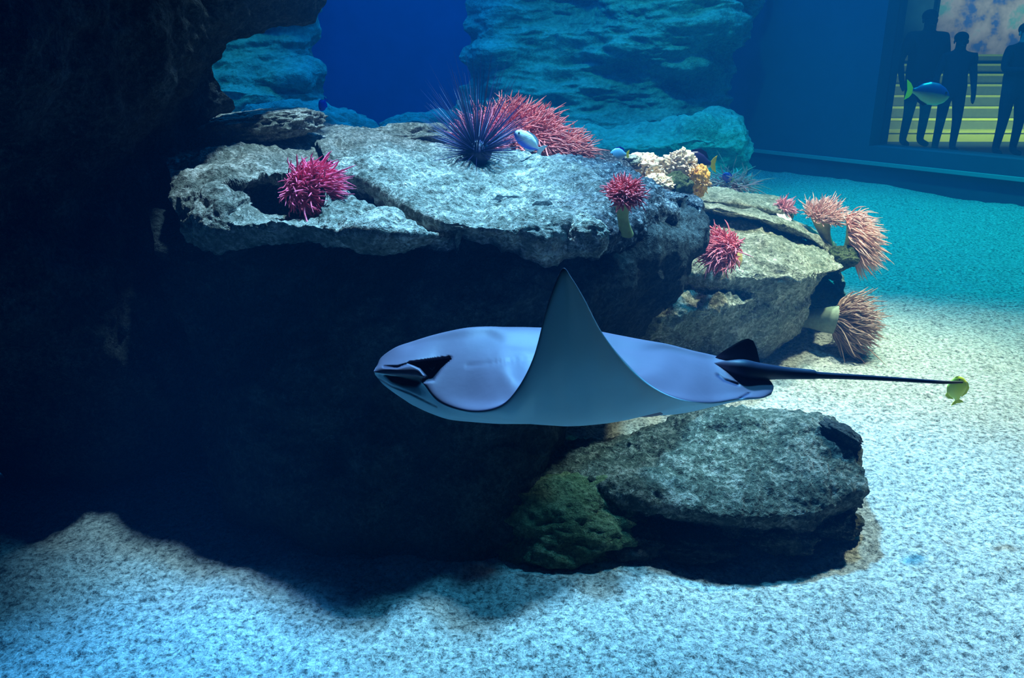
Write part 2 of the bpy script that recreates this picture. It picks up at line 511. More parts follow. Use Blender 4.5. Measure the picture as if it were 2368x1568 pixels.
# --- dark overhang at the left
left_rows = [
    [('w', -2.4, 2.3, 3.0), ('w', -1.9, 2.2, 2.95), ('w', -1.4, 2.1, 2.8), ('w', -1.0, 2.0, 2.65), ('w', -.84, 2.0, 2.55), ('w', -.68, 2.3, 2.5), ('w', -.64, 2.95, 2.5)],  # out-of-view canopy rim, added to shade the rock from the lamps
    row((-300, -100, 100, 300, 480, 640, 780), (-300, -300, -300, -300, -300, -280, -200), (1.6, 1.8, 2.0, 2.3, 2.6, 2.95, 3.3)),
    row((-300, -100, 100, 300, 460, 610, 750), (-60, -60, -60, -60, -60, -50, -8), (1.6, 1.8, 2.0, 2.3, 2.55, 2.8, 3.15)),
    row((-300, -100, 100, 280, 420, 530, 605), (90, 90, 90, 90, 90, 90, 72), (1.6, 1.8, 2.0, 2.25, 2.5, 2.75, 3.05)),
    row((-300, -100, 100, 270, 390, 480, 528), (200, 200, 200, 200, 195, 180, 165), (1.65, 1.85, 2.05, 2.3, 2.5, 2.7, 3.0)),
    row((-300, -100, 100, 260, 370, 460, 520), (280, 280, 280, 275, 268, 262, 255), (1.75, 1.95, 2.15, 2.4, 2.6, 2.8, 3.1)),
    row((-300, -100, 100, 240, 340, 410, 480), (400, 400, 400, 395, 385, 360, 330), (1.8, 2.0, 2.2, 2.42, 2.6, 2.8, 3.1)),
    row((-300, -100, 100, 240, 340, 410, 480), (700, 700, 700, 695, 690, 680, 670), (1.75, 1.9, 2.05, 2.2, 2.35, 2.45, 2.6)),
    row((-300, -100, 100, 240, 340, 410, 480), (950, 950, 950, 945, 940, 930, 920), (1.95, 2.05, 2.12, 2.2, 2.28, 2.38, 2.5)),
    [gr(-300, 1110), gr(-100, 1125), gr(80, 1140), gr(240, 1135), gr(350, 1112), gr(440, 1100), gr(520, 1085)],
]
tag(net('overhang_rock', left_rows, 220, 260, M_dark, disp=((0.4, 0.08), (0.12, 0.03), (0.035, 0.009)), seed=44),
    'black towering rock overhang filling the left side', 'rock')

# --- flat rock in front, with rubble at its foot
flat = empty('flat_rock', tuple(G(1650, 1250)))
tag(flat, 'low flat speckled rock on the gravel below the ray', 'rock')
flat_rows = [
    [gr(1180, 1015), gr(1300, 1022), gr(1450, 1008), gr(1600, 966), gr(1750, 950), gr(1880, 960), gr(1985, 1010)],
    row((1180, 1300, 1450, 1590, 1730, 1860, 1975), (1030, 1024, 1006, 962, 948, 968, 1010), (2.38, 2.36, 2.36, 2.38, 2.36, 2.33, 2.3)),
    row((1180, 1300, 1450, 1600, 1740, 1880, 1992), (1058, 1052, 1040, 1015, 1010, 1020, 1050), (2.28, 2.26, 2.24, 2.22, 2.2, 2.18, 2.18)),
    row((1190, 1300, 1450, 1600, 1750, 1890, 2000), (1090, 1085, 1090, 1095, 1095, 1095, 1095), (2.2, 2.16, 2.1, 2.06, 2.04, 2.04, 2.08)),
    row((1200, 1310, 1450, 1600, 1750, 1890, 2005), (1110, 1110, 1130, 1160, 1175, 1165, 1125), (2.15, 2.1, 2.0, 1.93, 1.91, 1.94, 2.03)),
    row((1210, 1320, 1460, 1610, 1755, 1885, 1998), (1140, 1145, 1170, 1195, 1208, 1200, 1150), (2.14, 2.08, 1.98, 1.92, 1.90, 1.93, 2.04)),
    row((1220, 1330, 1470, 1615, 1755, 1880, 1985), (1165, 1180, 1205, 1222, 1232, 1222, 1175), (2.2, 2.14, 2.06, 2.02, 2.0, 2.02, 2.12)),
    [gr(1230, 1215), gr(1340, 1240), gr(1480, 1262), gr(1620, 1255), gr(1755, 1245), gr(1875, 1235), gr(1975, 1200)],
]
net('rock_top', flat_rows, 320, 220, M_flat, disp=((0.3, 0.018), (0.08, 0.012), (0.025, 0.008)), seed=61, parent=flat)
boulder('rock_flake', 1948, 1000, 2.2, 0.062, 0.06, 0.020, M_dark, 17, 70, 40, 0.2, parent=flat, tilt=0.5)
tag(boulder('mossy_rock', 1300, 1205, 2.04, 0.235, 0.17, 0.115, M_moss, 15, 120, 80, disp=((0.9, 0.18), (0.35, 0.1), (0.12, 0.06))),
    'green algae covered rock between the reef and the flat rock', 'rock')
rub = [(1440, 1262, 1.95, .12, .07, .05, 'dark low rock under the left end of the flat rock'),
       (1600, 1268, 1.92, .10, .07, .035, 'dark low rock under the middle of the flat rock'),
       (1815, 1250, 1.95, .09, .06, .04, 'bluish rock at the front foot of the flat rock'),
       (1940, 1215, 2.05, .07, .07, .045, 'small rock at the right foot of the flat rock')]
for k, (a, b, y, rx, ry, rz, lab) in enumerate(rub):
    g0 = G(a, b + 25)
    c = np.array([g0[0], g0[1] + 0.04, rz * 0.5]); q = to_px(c)
    tag(boulder('foot_rock', q[0], q[1], c[1], rx, ry, rz, M_dark if k < 2 else M_flat, 20 + k, 90, 50, disp=((0.9, 0.25), (0.35, 0.12), (0.12, 0.06))), lab, 'rock', 'rocks at the foot of the flat rock')

# --- right hand rock
rr = empty('shelf_rock', tuple(G(1720, 800)))
tag(rr, 'pale layered rock to the right of the dark reef', 'rock')
rr_rows = [
    [gr(1480, 600), gr(1600, 600), gr(1700, 600), gr(1800, 610), gr(1900, 640), gr(1960, 690)],
    row((1560, 1640, 1730, 1810, 1890, 1945), (520, 512, 522, 545, 578, 606), (4.25, 4.25, 4.25, 4.25, 4.2, 4.1)),
    row((1540, 1640, 1730, 1815, 1895, 1952), (565, 555, 562, 574, 594, 614), (3.6, 3.58, 3.58, 3.6, 3.65, 3.75)),
    row((1520, 1630, 1730, 1815, 1890, 1942), (600, 600, 608, 614, 618, 622), (3.35, 3.3, 3.3, 3.34, 3.42, 3.6)),
    row((1510, 1620, 1720, 1810, 1880, 1925), (635, 640, 645, 648, 645, 645), (3.26, 3.2, 3.2, 3.25, 3.35, 3.55)),
    row((1510, 1620, 1710, 1795, 1860, 1900), (665, 672, 682, 688, 685, 680), (3.35, 3.3, 3.3, 3.33, 3.42, 3.58)),
    row((1500, 1600, 1690, 1770, 1830, 1875), (720, 735, 745, 745, 740, 725), (3.35, 3.3, 3.3, 3.34, 3.42, 3.55)),
    [gr(1420, 815), gr(1560, 835), gr(1660, 845), gr(1750, 838), gr(1800, 815), gr(1850, 770)],
]
net('rock_body', rr_rows, 260, 240, M_pale, disp=((0.35, 0.035), (0.1, 0.02), (0.03, 0.008)), seed=71, parent=rr)
rl_rows = [
    row((1470, 1540, 1610, 1680, 1740, 1775), (690, 650, 640, 645, 650, 660), (3.5, 3.5, 3.5, 3.5, 3.5, 3.5)),
    row((1480, 1540, 1610, 1680, 1740, 1770), (700, 672, 668, 668, 672, 685), (3.2, 3.2, 3.22, 3.25, 3.3, 3.35)),
    row((1480, 1545, 1610, 1675, 1735, 1762), (722, 705, 700, 695, 695, 700), (3.05, 3.05, 3.08, 3.12, 3.2, 3.3)),
    row((1475, 1545, 1605, 1670, 1725, 1755), (745, 738, 730, 720, 715, 715), (3.02, 3.0, 3.03, 3.08, 3.18, 3.3)),
    row((1470, 1540, 1600, 1660, 1715, 1750), (775, 772, 765, 755, 750, 750), (3.08, 3.08, 3.1, 3.15, 3.25, 3.35)),
    [gr(1440, 830), gr(1530, 838), gr(1590, 842), gr(1650, 842), gr(1710, 836), gr(1755, 825)],
]
net('lower_lobe', rl_rows, 160, 140, M_pale, disp=((0.25, 0.03), (0.08, 0.02), (0.03, 0.01)), seed=81, parent=rr)
ledge_rows = [
    row((1600, 1680, 1760, 1840, 1900, 1935), (455, 470, 485, 508, 540, 565), (4.5, 4.5, 4.5, 4.5, 4.45, 4.4)),
    row((1600, 1680, 1760, 1840, 1895, 1930), (462, 476, 492, 514, 546, 572), (4.1, 4.1, 4.1, 4.1, 4.1, 4.1)),
    row((1602, 1680, 1760, 1838, 1890, 1925), (472, 485, 502, 526, 556, 585), (3.88, 3.86, 3.86, 3.88, 3.92, 3.98)),
    row((1605, 1680, 1760, 1838, 1888, 1922), (482, 496, 514, 538, 568, 600), (3.9, 3.88, 3.88, 3.9, 3.94, 4.0)),
    row((1605, 1680, 1760, 1838, 1888, 1920), (490, 505, 524, 548, 578, 608), (4.15, 4.15, 4.15, 4.15, 4.15, 4.15)),
]
net('thin_ledge', ledge_rows, 180, 70, M_pale, disp=((0.3, 0.015), (0.08, 0.010), (0.03, 0.005)), seed=91, parent=rr)
log_rows = [
    row((1560, 1620, 1690, 1760, 1810, 1832), (455, 446, 452, 466, 482, 492), (4.7, 4.7, 4.7, 4.7, 4.7, 4.65)),
    row((1560, 1620, 1690, 1760, 1808, 1832), (448, 436, 440, 456, 472, 486), (4.5, 4.5, 4.5, 4.5, 4.5, 4.5)),
    row((1560, 1620, 1690, 1760, 1806, 1828), (462, 450, 455, 468, 482, 492), (4.25, 4.22, 4.22, 4.25, 4.28, 4.35)),
    row((1560, 1620, 1690, 1758, 1802, 1824), (478, 466, 470, 482, 492, 497), (4.15, 4.12, 4.12, 4.15, 4.2, 4.3)),
    row((1560, 1620, 1690, 1758, 1802, 1824), (492, 480, 486, 496, 502, 503), (4.25, 4.22, 4.22, 4.25, 4.28, 4.35)),
    row((1560, 1620, 1690, 1758, 1802, 1824), (492, 480, 488, 498, 504, 506), (4.7, 4.7, 4.7, 4.7, 4.7, 4.65)),
]
net('top_slab', log_rows, 180, 80, M_pale, disp=((0.3, 0.02), (0.08, 0.010), (0.03, 0.005)), seed=95, parent=rr)
boulder('side_lobe', 1952, 598, 3.9, 0.07, 0.08, 0.05, M_moss, 33, 80, 44, parent=rr)

# --- far rocks in the haze
far_rows = [
    row((1060, 1130, 1280, 1420, 1560, 1680, 1745), (-200, -200, -200, -200, -200, -200, -200), (10.4, 10.1, 10.0, 9.7, 9.5, 9.6, 10.2)),
    row((1075, 1140, 1280, 1420, 1560, 1680, 1740), (-10, -10, -10, -10, -10, -10, -10), (10.4, 10.1, 10.1, 9.6, 9.4, 9.6, 10.2)),
    row((1080, 1140, 1280, 1420, 1560, 1690, 1745), (60, 60, 60, 60, 60, 60, 60), (10.4, 10.0, 10.2, 9.7, 9.3, 9.5, 10.1)),
    row((1075, 1140, 1280, 1420, 1560, 1680, 1740), (120, 120, 120, 120, 120, 115, 110), (10.4, 10.0, 10.1, 9.6, 9.3, 9.5, 10.1)),
    row((1065, 1140, 1280, 1420, 1560, 1660, 1705), (180, 180, 180, 180, 180, 175, 170), (10.4, 10.0, 9.9, 9.7, 9.5, 9.7, 10.2)),
    row((1040, 1130, 1280, 1420, 1560, 1650, 1690), (240, 240, 240, 240, 240, 235, 230), (10.3, 9.9, 9.8, 9.7, 9.6, 9.8, 10.2)),
    row((1000, 1120, 1280, 1420, 1560, 1660, 1700), (320, 320, 320, 320, 320, 315, 310), (10.1, 9.8, 9.7, 9.7, 9.6, 9.8, 10.2)),
    row((980, 1120, 1280, 1420, 1560, 1670, 1710), (420, 420, 420, 420, 420, 415, 410), (10.1, 9.8, 9.7, 9.7, 9.6, 9.8, 10.2)),
]
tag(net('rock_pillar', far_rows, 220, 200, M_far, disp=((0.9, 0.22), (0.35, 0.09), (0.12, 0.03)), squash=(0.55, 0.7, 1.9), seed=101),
    'tall layered teal rock wall in the far middle', 'rock')
fl_rows = [
    row((420, 520, 600, 680, 740), (-80, -80, -80, -80, -80), (9.0, 8.9, 8.9, 9.0, 9.4)),
    row((420, 520, 600, 680, 728), (80, 80, 80, 80, 80), (9.0, 8.9, 8.9, 9.0, 9.4)),
    row((420, 520, 600, 680, 735), (145, 145, 145, 140, 138), (9.0, 8.85, 8.8, 8.9, 9.3)),
    row((420, 520, 600, 690, 752), (190, 190, 185, 172, 168), (8.8, 8.7, 8.6, 8.6, 9.0)),
    row((420, 520, 600, 690, 742), (225, 225, 222, 215, 212), (8.8, 8.65, 8.6, 8.7, 9.1)),
    row((420, 520, 600, 690, 738), (290, 290, 285, 280, 275), (8.8, 8.5, 8.5, 8.6, 9.0)),
    row((420, 520, 600, 690, 740), (420, 420, 420, 420, 420), (8.8, 8.5, 8.5, 8.6, 9.0)),
]
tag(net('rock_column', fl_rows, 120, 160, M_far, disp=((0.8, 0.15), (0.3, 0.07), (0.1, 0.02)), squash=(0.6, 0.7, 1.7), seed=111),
    'hazy teal rock column seen past the dark overhang', 'rock')
fr_rows = [
    row((1230, 1300, 1420, 1540, 1640, 1710, 1740), (330, 298, 292, 280, 268, 285, 330), (8.8, 8.9, 8.9, 8.9, 8.9, 9.0, 9.1)),
    row((1230, 1300, 1420, 1540, 1640, 1705, 1736), (345, 312, 305, 295, 285, 305, 345), (8.4, 8.4, 8.4, 8.4, 8.4, 8.6, 8.8)),
    row((1230, 1300, 1420, 1540, 1640, 1705, 1735), (365, 345, 340, 335, 330, 345, 370), (8.1, 8.0, 8.0, 8.0, 8.1, 8.3, 8.6)),
    row((1230, 1300, 1420, 1540, 1640, 1705, 1735), (390, 380, 380, 375, 372, 380, 395), (8.2, 8.1, 8.1, 8.1, 8.2, 8.4, 8.6)),
    row((1230, 1300, 1420, 1540, 1640, 1700, 1730), (440, 440, 440, 440, 438, 432, 425), (8.2, 8.1, 8.1, 8.1, 8.2, 8.4, 8.6)),
]
tag(net('low_far_rock', fr_rows, 200, 110, M_far, disp=((0.7, 0.12), (0.25, 0.06), (0.08, 0.02)), squash=(0.7, 0.8, 1.5), seed=121),
    'long low teal rock at the foot of the far rock wall', 'rock')
for (a, b, y, rx, ry, rz, sd, lab) in [
        (740, 318, 6.6, .42, .4, .26, 41, 'teal hazy boulder just right of the grey slab'),
        (985, 322, 6.8, .42, .4, .2, 42, 'teal hazy boulder behind the ridge left of the urchin'),
        (640, 300, 6.8, .4, .4, .22, 43, 'teal lit boulder behind the grey slab')]:
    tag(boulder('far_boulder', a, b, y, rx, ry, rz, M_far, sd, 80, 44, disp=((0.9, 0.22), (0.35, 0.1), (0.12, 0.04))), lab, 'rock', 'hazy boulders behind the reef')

# ------------------------------------------------------------------ the ray
def build_ray():
    Y0 = 1.30
    # stations along the body; the near profile runs from the back midline over the wing edge to the belly midline
    S = [
        [(872, 846, 0), (870, 848, .02), (868, 851, .035), (866, 855, .045), (864, 860, .05), (866, 862, .045), (867, 866, .035), (868, 868, .02), (870, 869, 0)],
        [(882, 826, 0), (884, 830, .015), (886, 840, .042), (886, 851, .064), (889, 864, .07), (890, 868, .055), (888, 882, .05), (888, 890, .03), (890, 892, 0)],
        [(915, 803, 0), (918, 810, .02), (922, 828, .053), (922, 848, .083), (928, 869, .09), (928, 877, .06), (925, 900, .06), (925, 915, .04), (925, 918, 0)],
        [(955, 789, 0), (958, 799, .022), (958, 822, .060), (960, 850, .095), (966, 875, .10), (962, 888, .07), (962, 915, .075), (962, 938, .05), (962, 940, 0)],
        [(990, 778, 0), (990, 792, .025), (990, 824, .068), (988, 862, .108), (978, 886, .118), (990, 897, .10), (1000, 930, .09), (1000, 954, .06), (1000, 956, 0)],
        [(1030, 768, 0), (1030, 785, .06), (1025, 840, .11), (1018, 898, .14), (1015, 928, .16), (1025, 938, .15), (1035, 955, .12), (1040, 965, .06), (1040, 966, 0)],
        [(1080, 759, 0), (1080, 775, .07), (1080, 840, .13), (1082, 920, .18), (1085, 950, .215), (1090, 958, .20), (1095, 968, .15), (1095, 970, .08), (1095, 968, 0)],
        [(1130, 757, 0), (1130, 772, .08), (1135, 850, .15), (1145, 925, .22), (1150, 942, .27), (1155, 962, .25), (1155, 973, .18), (1150, 974, .10), (1150, 970, 0)],
        [(1170, 757, 0), (1172, 775, .09), (1178, 865, .17), (1186, 927, .25), (1192, 905, .31), (1198, 950, .295), (1200, 976, .22), (1190, 976, .10), (1190, 970, 0)],
        [(1210, 757, 0), (1212, 775, .09), (1220, 880, .18), (1228, 905, .28), (1232, 830, .34), (1240, 905, .325), (1240, 977, .24), (1230, 976, .10), (1230, 970, 0)],
        [(1250, 758, 0), (1252, 778, .10), (1256, 890, .19), (1260, 855, .31), (1262, 720, .365), (1272, 865, .345), (1280, 978, .25), (1270, 974, .10), (1270, 968, 0)],
        [(1290, 758, 0), (1290, 778, .10), (1290, 890, .19), (1287, 805, .33), (1284, 655, .38), (1300, 835, .355), (1310, 978, .25), (1300, 974, .10), (1300, 966, 0)],
        [(1320, 759, 0), (1320, 779, .10), (1315, 885, .19), (1308, 775, .335), (1303, 620, .39), (1325, 825, .36), (1340, 977, .25), (1330, 972, .10), (1330, 964, 0)],
        [(1350, 762, 0), (1350, 780, .10), (1340, 880, .19), (1330, 785, .33), (1322, 642, .385), (1352, 835, .355), (1372, 975, .25), (1365, 970, .10), (1365, 960, 0)],
        [(1390, 768, 0), (1388, 785, .10), (1375, 872, .18), (1362, 805, .32), (1352, 692, .375), (1385, 852, .345), (1410, 972, .24), (1405, 966, .10), (1405, 955, 0)],
        [(1430, 776, 0), (1428, 792, .09), (1420, 867, .17), (1403, 838, .30), (1392, 768, .355), (1425, 877, .325), (1450, 967, .23), (1445, 960, .10), (1445, 948, 0)],
        [(1480, 786, 0), (1478, 800, .09), (1470, 862, .16), (1453, 864, .26), (1442, 832, .325), (1470, 902, .30), (1500, 957, .22), (1495, 950, .10), (1495, 938, 0)],
        [(1540, 798, 0), (1540, 812, .08), (1530, 862, .14), (1515, 895, .22), (1505, 890, .275), (1530, 918, .255), (1560, 945, .19), (1555, 938, .09), (1555, 925, 0)],
        [(1600, 812, 0), (1600, 824, .07), (1592, 866, .12), (1580, 907, .18), (1572, 922, .22), (1590, 930, .20), (1612, 937, .15), (1605, 930, .08), (1605, 915, 0)],
        [(1650, 822, 0), (1650, 834, .05), (1650, 872, .10), (1648, 910, .13), (1645, 931, .16), (1655, 935, .14), (1667, 934, .10), (1665, 926, .05), (1665, 910, 0)],
        [(1700, 836, 0), (1700, 845, .04), (1705, 880, .075), (1708, 905, .10), (1711, 921, .12), (1713, 926, .11), (1713, 924, .07), (1712, 915, .03), (1712, 905, 0)],
        [(1742, 855, 0), (1748, 862, .03), (1755, 882, .06), (1760, 902, .08), (1760, 919, .10), (1758, 922, .09), (1755, 918, .06), (1752, 908, .03), (1750, 900, 0)],
        [(1768, 872, 0), (1774, 874, .02), (1784, 884, .045), (1789, 896, .06), (1784, 911, .075), (1782, 913, .068), (1778, 908, .045), (1774, 900, .02), (1770, 890, 0)],
    ]
    for k, st in enumerate(S):
        if 5 <= k <= 19:
            zM = P(st[0][0], st[0][1], Y0)[2]
            j = 3 if k <= 7 or k >= 17 else 2
            xe, ye, de = st[j]
            zE = P(xe, ye, Y0 - de)[2]
            for q in range(1, j):
                x, y, d = st[q]
                y = st[0][1] + (ye - st[0][1]) * (0.16 if j == 3 and q == 1 else 0.55 if j == 3 else 0.4)
                # nearer points of the same curve appear lower: walk the curve until it projects on this row
                lo, hi = 0.0, de
                for _ in range(40):
                    mid = .5 * (lo + hi)
                    p = P(x, y, Y0 - mid); p = np.array([p[0], Y0 - mid, zM - (zM - zE) * (mid / de) ** 1.5])
                    if to_px(p)[1] < y: lo = mid
                    else: hi = mid
                st[q] = (x, y, .5 * (lo + hi))
    n = len(S)
    loops = []
    for k, st in enumerate(S):
        near = [P(x, y, Y0 - d) for x, y, d in st]
        m, v, e = st[0], st[8], st[4]
        wing = sstep(3.0, 7.0, np.array(float(k))) * (1 - sstep(17.0, 20.5, np.array(float(k))))
        far = []
        # far side: mirrored head and tail, drooping wing between
        for j in (7, 6, 5, 4, 3, 2, 1):
            x, y, d = st[j]
            sp = e[2]
            t = {7: .25, 6: .55, 5: .82, 4: 1.0, 3: .80, 2: .5, 1: .25}[j]
            yy = m[1] + 30 + 185 * t * min(1, sp / .3) + (26 * (1 - t) + 8 if j >= 5 else 0)
            mir = P(x, y, Y0 + d)
            drp = P(x, min(yy, 960), Y0 + sp * t * 0.95)
            far.append(mir * (1 - wing) + drp * wing)
        loops.append(near + far)
    ctrl = np.array(loops)                       # n x 16 x 3
    NV, NU = 300, 208
    g = catmull(ctrl, np.linspace(0, n - 1, NV))
    t = np.linspace(0, 16, NU, endpoint=False)
    g = np.swapaxes(catmull(np.swapaxes(g, 0, 1), t, True), 0, 1)
    T = np.broadcast_to(t, (NV, NU)); Sx = np.broadcast_to(np.linspace(0, n - 1, NV)[:, None], (NV, NU))
    near = (T < 8)
    px = to_px(g.reshape(-1, 3))
    def R(a): return a.reshape(NV, NU)
    # sculpt: eye hollow, gape under the snout lobe, jaw groove
    tri = [(946, 839), (990, 834), (1042, 829), (1020, 852), (1002, 878), (976, 883), (986, 870), (972, 852)]
    gape = [(890, 868), (930, 868), (985, 874), (976, 884), (962, 893), (930, 892), (905, 882)]
    s1 = R(sstep(4, -5, poly_sdf(px, tri))) * near * (T < 5.2)
    s2 = R(sstep(3, -4, poly_sdf(px, gape))) * near
    s1c = R(sstep(3, -1, poly_sdf(px, tri))) * near * (T < 5.2)
    s3 = R(1 - sstep(0.8, 3.2, line_dist(px, [(876, 876), (905, 893), (950, 910), (1010, 941)]))) * near * (T > 4)
    s4 = R(1 - sstep(1.5, 5, line_dist(px, [(888, 848), (920, 849), (950, 840)]))) * near * (T < 4)
    s5 = R(1 - sstep(2.0, 6, line_dist(px, [(1660, 868), (1675, 880), (1705, 890)]))) * near * (T < 4)
    s6 = R(1 - sstep(2.0, 6, line_dist(px, [(1080, 846), (1150, 838), (1230, 832)]))) * near * (T < 4)
    s7 = R(1 - sstep(1.5, 4, line_dist(px, [(1712, 921), (1732, 910)]))) * near * (T < 4.2)
    vr = g - CAM; vr = vr / np.linalg.norm(vr, axis=-1, keepdims=True)
    g = g + vr * (0.035 * s1 + 0.022 * s2 + 0.003 * s3 + 0.004 * s4 + 0.004 * s5 + 0.002 * s6 + 0.003 * s7)[..., None]
    # colours of the skin; shade of eye hollow, gape and creases painted dark
    dorsal = np.array([0.21, 0.138, 0.20]); ventral = np.array([0.64, 0.84, 0.95]); dark = np.array([0.012, 0.014, 0.03])
    edge = 4.0
    far_edge = 12.0
    isd = np.where(T < 8, sstep(edge + .22, edge - .05, T), sstep(far_edge - .1, far_edge + .1, T))
    col = ventral + (dorsal - ventral) * isd[..., None]
    mot = fbm(g / 0.09, 3, 5)[..., None]
    col = col * (1 + 0.10 * mot)
    rim = np.exp(-((T - 4.05) / 0.16) ** 2) * sstep(3.2, 4.5, Sx) * (1 - sstep(11.5, 13.5, Sx)) * 0.9
    rim2 = np.exp(-((T - 4.0) / 0.2) ** 2) * sstep(13.5, 15, Sx) * 0.35
    lip = np.exp(-((T - 3.9) / 0.35) ** 2) * (1 - sstep(3.0, 3.8, Sx)) * 0.75
    dk = np.clip(np.maximum.reduce([rim, rim2, lip, s1c, s2 * .92, s3 * .75, s4 * .25, s5 * .7, s7 * .7]), 0, 1)
    navy = np.array([0.02, 0.03, 0.12])
    mixc = np.where((s1c + s2 > 0.05)[..., None], dark, navy)
    col = col * (1 - dk[..., None]) + mixc * dk[..., None]
    verts = [g.reshape(-1, 3)]; cols = [col.reshape(-1, 3)]
    faces = grid_faces(NV, NU, True).tolist()
    # nose and rear caps
    for rowi, flip in ((0, False), (NV - 1, True)):
        off = sum(len(v) for v in verts)
        verts.append(g[rowi].mean(0, keepdims=True)); cols.append(col[rowi].mean(0, keepdims=True))
        base = rowi * NU
        for j in range(NU):
            faces.append([base + j, base + (j + 1) % NU, off])
    # whip tail grown from the back
    tp = [(1650, 842, .03, 3), (1685, 849, .05, 15), (1720, 854, .055, 22), (1760, 859, .045, 19), (1820, 863, .02, 14), (1880, 866, .015, 11), (1896, 868, .015, 8), (2000, 873, .0, 6.0), (2100, 879, -.02, 5.0), (2180, 884, -.03, 4.2), (2226, 884, -.04, 2.5)]
    cp = np.array([P(x, y, Y0 - d) for x, y, d, r in tp]); cr = np.array([r for *_, r in tp]) * 0.00073
    tt = np.linspace(0, len(tp) - 1, 120)
    cc = catmull(cp, tt); rr_ = np.maximum(catmull(cr[:, None], tt)[:, 0], 0.0012)
    off = sum(len(v) for v in verts)
    ang = np.linspace(0, 2 * np.pi, 14, endpoint=False)
    ring = cc[:, None, :] + rr_[:, None, None] * (np.cos(ang)[None, :, None] * UP + np.sin(ang)[None, :, None] * FWD)
    verts.append(ring.reshape(-1, 3))
    f = np.clip((tt - 8.6) / 0.8, 0, 1)[:, None]
    c0 = np.array([0.022, 0.026, 0.06]) * (1 - f) + np.array([0.35, 0.12, 0.06]) * f
    lead = np.clip(1 - tt / 1.6, 0, 1)[:, None]
    c0 = c0 * (1 - lead) + dorsal * 0.7 * lead
    cols.append(np.repeat(c0, 14, 0))
    faces += grid_faces(120, 14, True, off).tolist()
    # dorsal fin: a thin tapering blade on the tail base
    fin = [(1652, 828), (1672, 812), (1698, 796), (1716, 786), (1730, 783), (1742, 788), (1750, 806), (1755, 828), (1762, 852), (1735, 858), (1700, 850), (1670, 842)]
    cen = (1715, 832)
    off = sum(len(v) for v in verts)
    vv, vc = [], []
    rings = [(0.0, .010), (0.45, .008), (0.8, .005), (1.0, .001)]
    for sgn in (1, -1):
        for r, th in rings:
            for (x, y) in fin:
                vv.append(P(cen[0] + (x - cen[0]) * r, cen[1] + (y - cen[1]) * r, Y0 - .012 - sgn * th))
                fx = np.clip((x - cen[0]) * r + cen[0], 1640, 1770)
                w = np.clip((1685 - fx) / 35, 0, 1)
                vc.append(np.array([0.03, 0.032, 0.05]) * (1 - w) + dorsal * 0.6 * w)
    nf = len(fin)
    verts.append(np.array(vv)); cols.append(np.array(vc))
    faces += grid_faces(4, nf, True, off).tolist() + grid_faces(4, nf, True, off + 4 * nf).tolist()
    allv = np.concatenate(verts); allc = np.concatenate(cols)
    root = empty('cownose_ray', tuple(P(1300, 900, Y0)))
    tag(root, 'blue grey ray with raised wing and long dark tail swimming in front', 'ray')
    mesh_obj('body', allv, faces, skin_mat('ray_skin', 0.5, 0.25, 40, 0.05), root, True, allc)
    # eye in the dark hollow
    M_eye = plain('eye_black', (0.01, 0.01, 0.015), 0.15, 0.5)
    def ball(name, c, r, mat, parent):
        bm = bmesh.new(); bmesh.ops.create_uvsphere(bm, u_segments=16, v_segments=10, radius=r)
        me = bpy.data.meshes.new(name); bm.to_mesh(me); bm.free()
        me.polygons.foreach_set('use_smooth', [True] * len(me.polygons)); me.materials.append(mat)
        o = bpy.data.objects.new(name, me); C.objects.link(o); o.parent = parent
        o.location = Vector(c) - parent.location
        return o
    ball('eye', P(1000, 852, Y0 - .062), 0.010, M_eye, root)
build_ray()

# ------------------------------------------------------------------ anemones
def tubes(curves, radii, sides=5):
    """curves (N, K, 3), radii (N, K) -> verts, faces"""
    N, K = curves.shape[:2]
    d = np.gradient(curves, axis=1)
    d /= np.maximum(np.linalg.norm(d, axis=-1, keepdims=True), 1e-9)
    ref = np.where(np.abs(d[..., 2:3]) > 0.9, np.array([1.0, 0, 0]), np.array([0, 0, 1.0]))
    a = np.cross(d, ref); a /= np.maximum(np.linalg.norm(a, axis=-1, keepdims=True), 1e-9)
    b = np.cross(d, a)
    ang = np.linspace(0, 2 * np.pi, sides, endpoint=False)
    ring = curves[:, :, None, :] + radii[:, :, None, None] * (np.cos(ang)[None, None, :, None] * a[:, :, None, :] + np.sin(ang)[None, None, :, None] * b[:, :, None, :])
    f0 = grid_faces(K, sides, True)
    faces = (f0[None] + (np.arange(N) * K * sides)[:, None, None]).reshape(-1, 4)
    return ring.reshape(-1, 3), faces

def tent_mat(name, col, tip):
    m, t, b = newmat(name)
    a = t.nodes.new('ShaderNodeVertexColor'); a.layer_name = 'skin'
    t.links.new(a.outputs[0], b.inputs['Base Color'])
    b.inputs['Roughness'].default_value = 0.5
    b.inputs['Specular IOR Level'].default_value = 0.3
    return m
M_tent = tent_mat('tentacle_flesh', None, None)

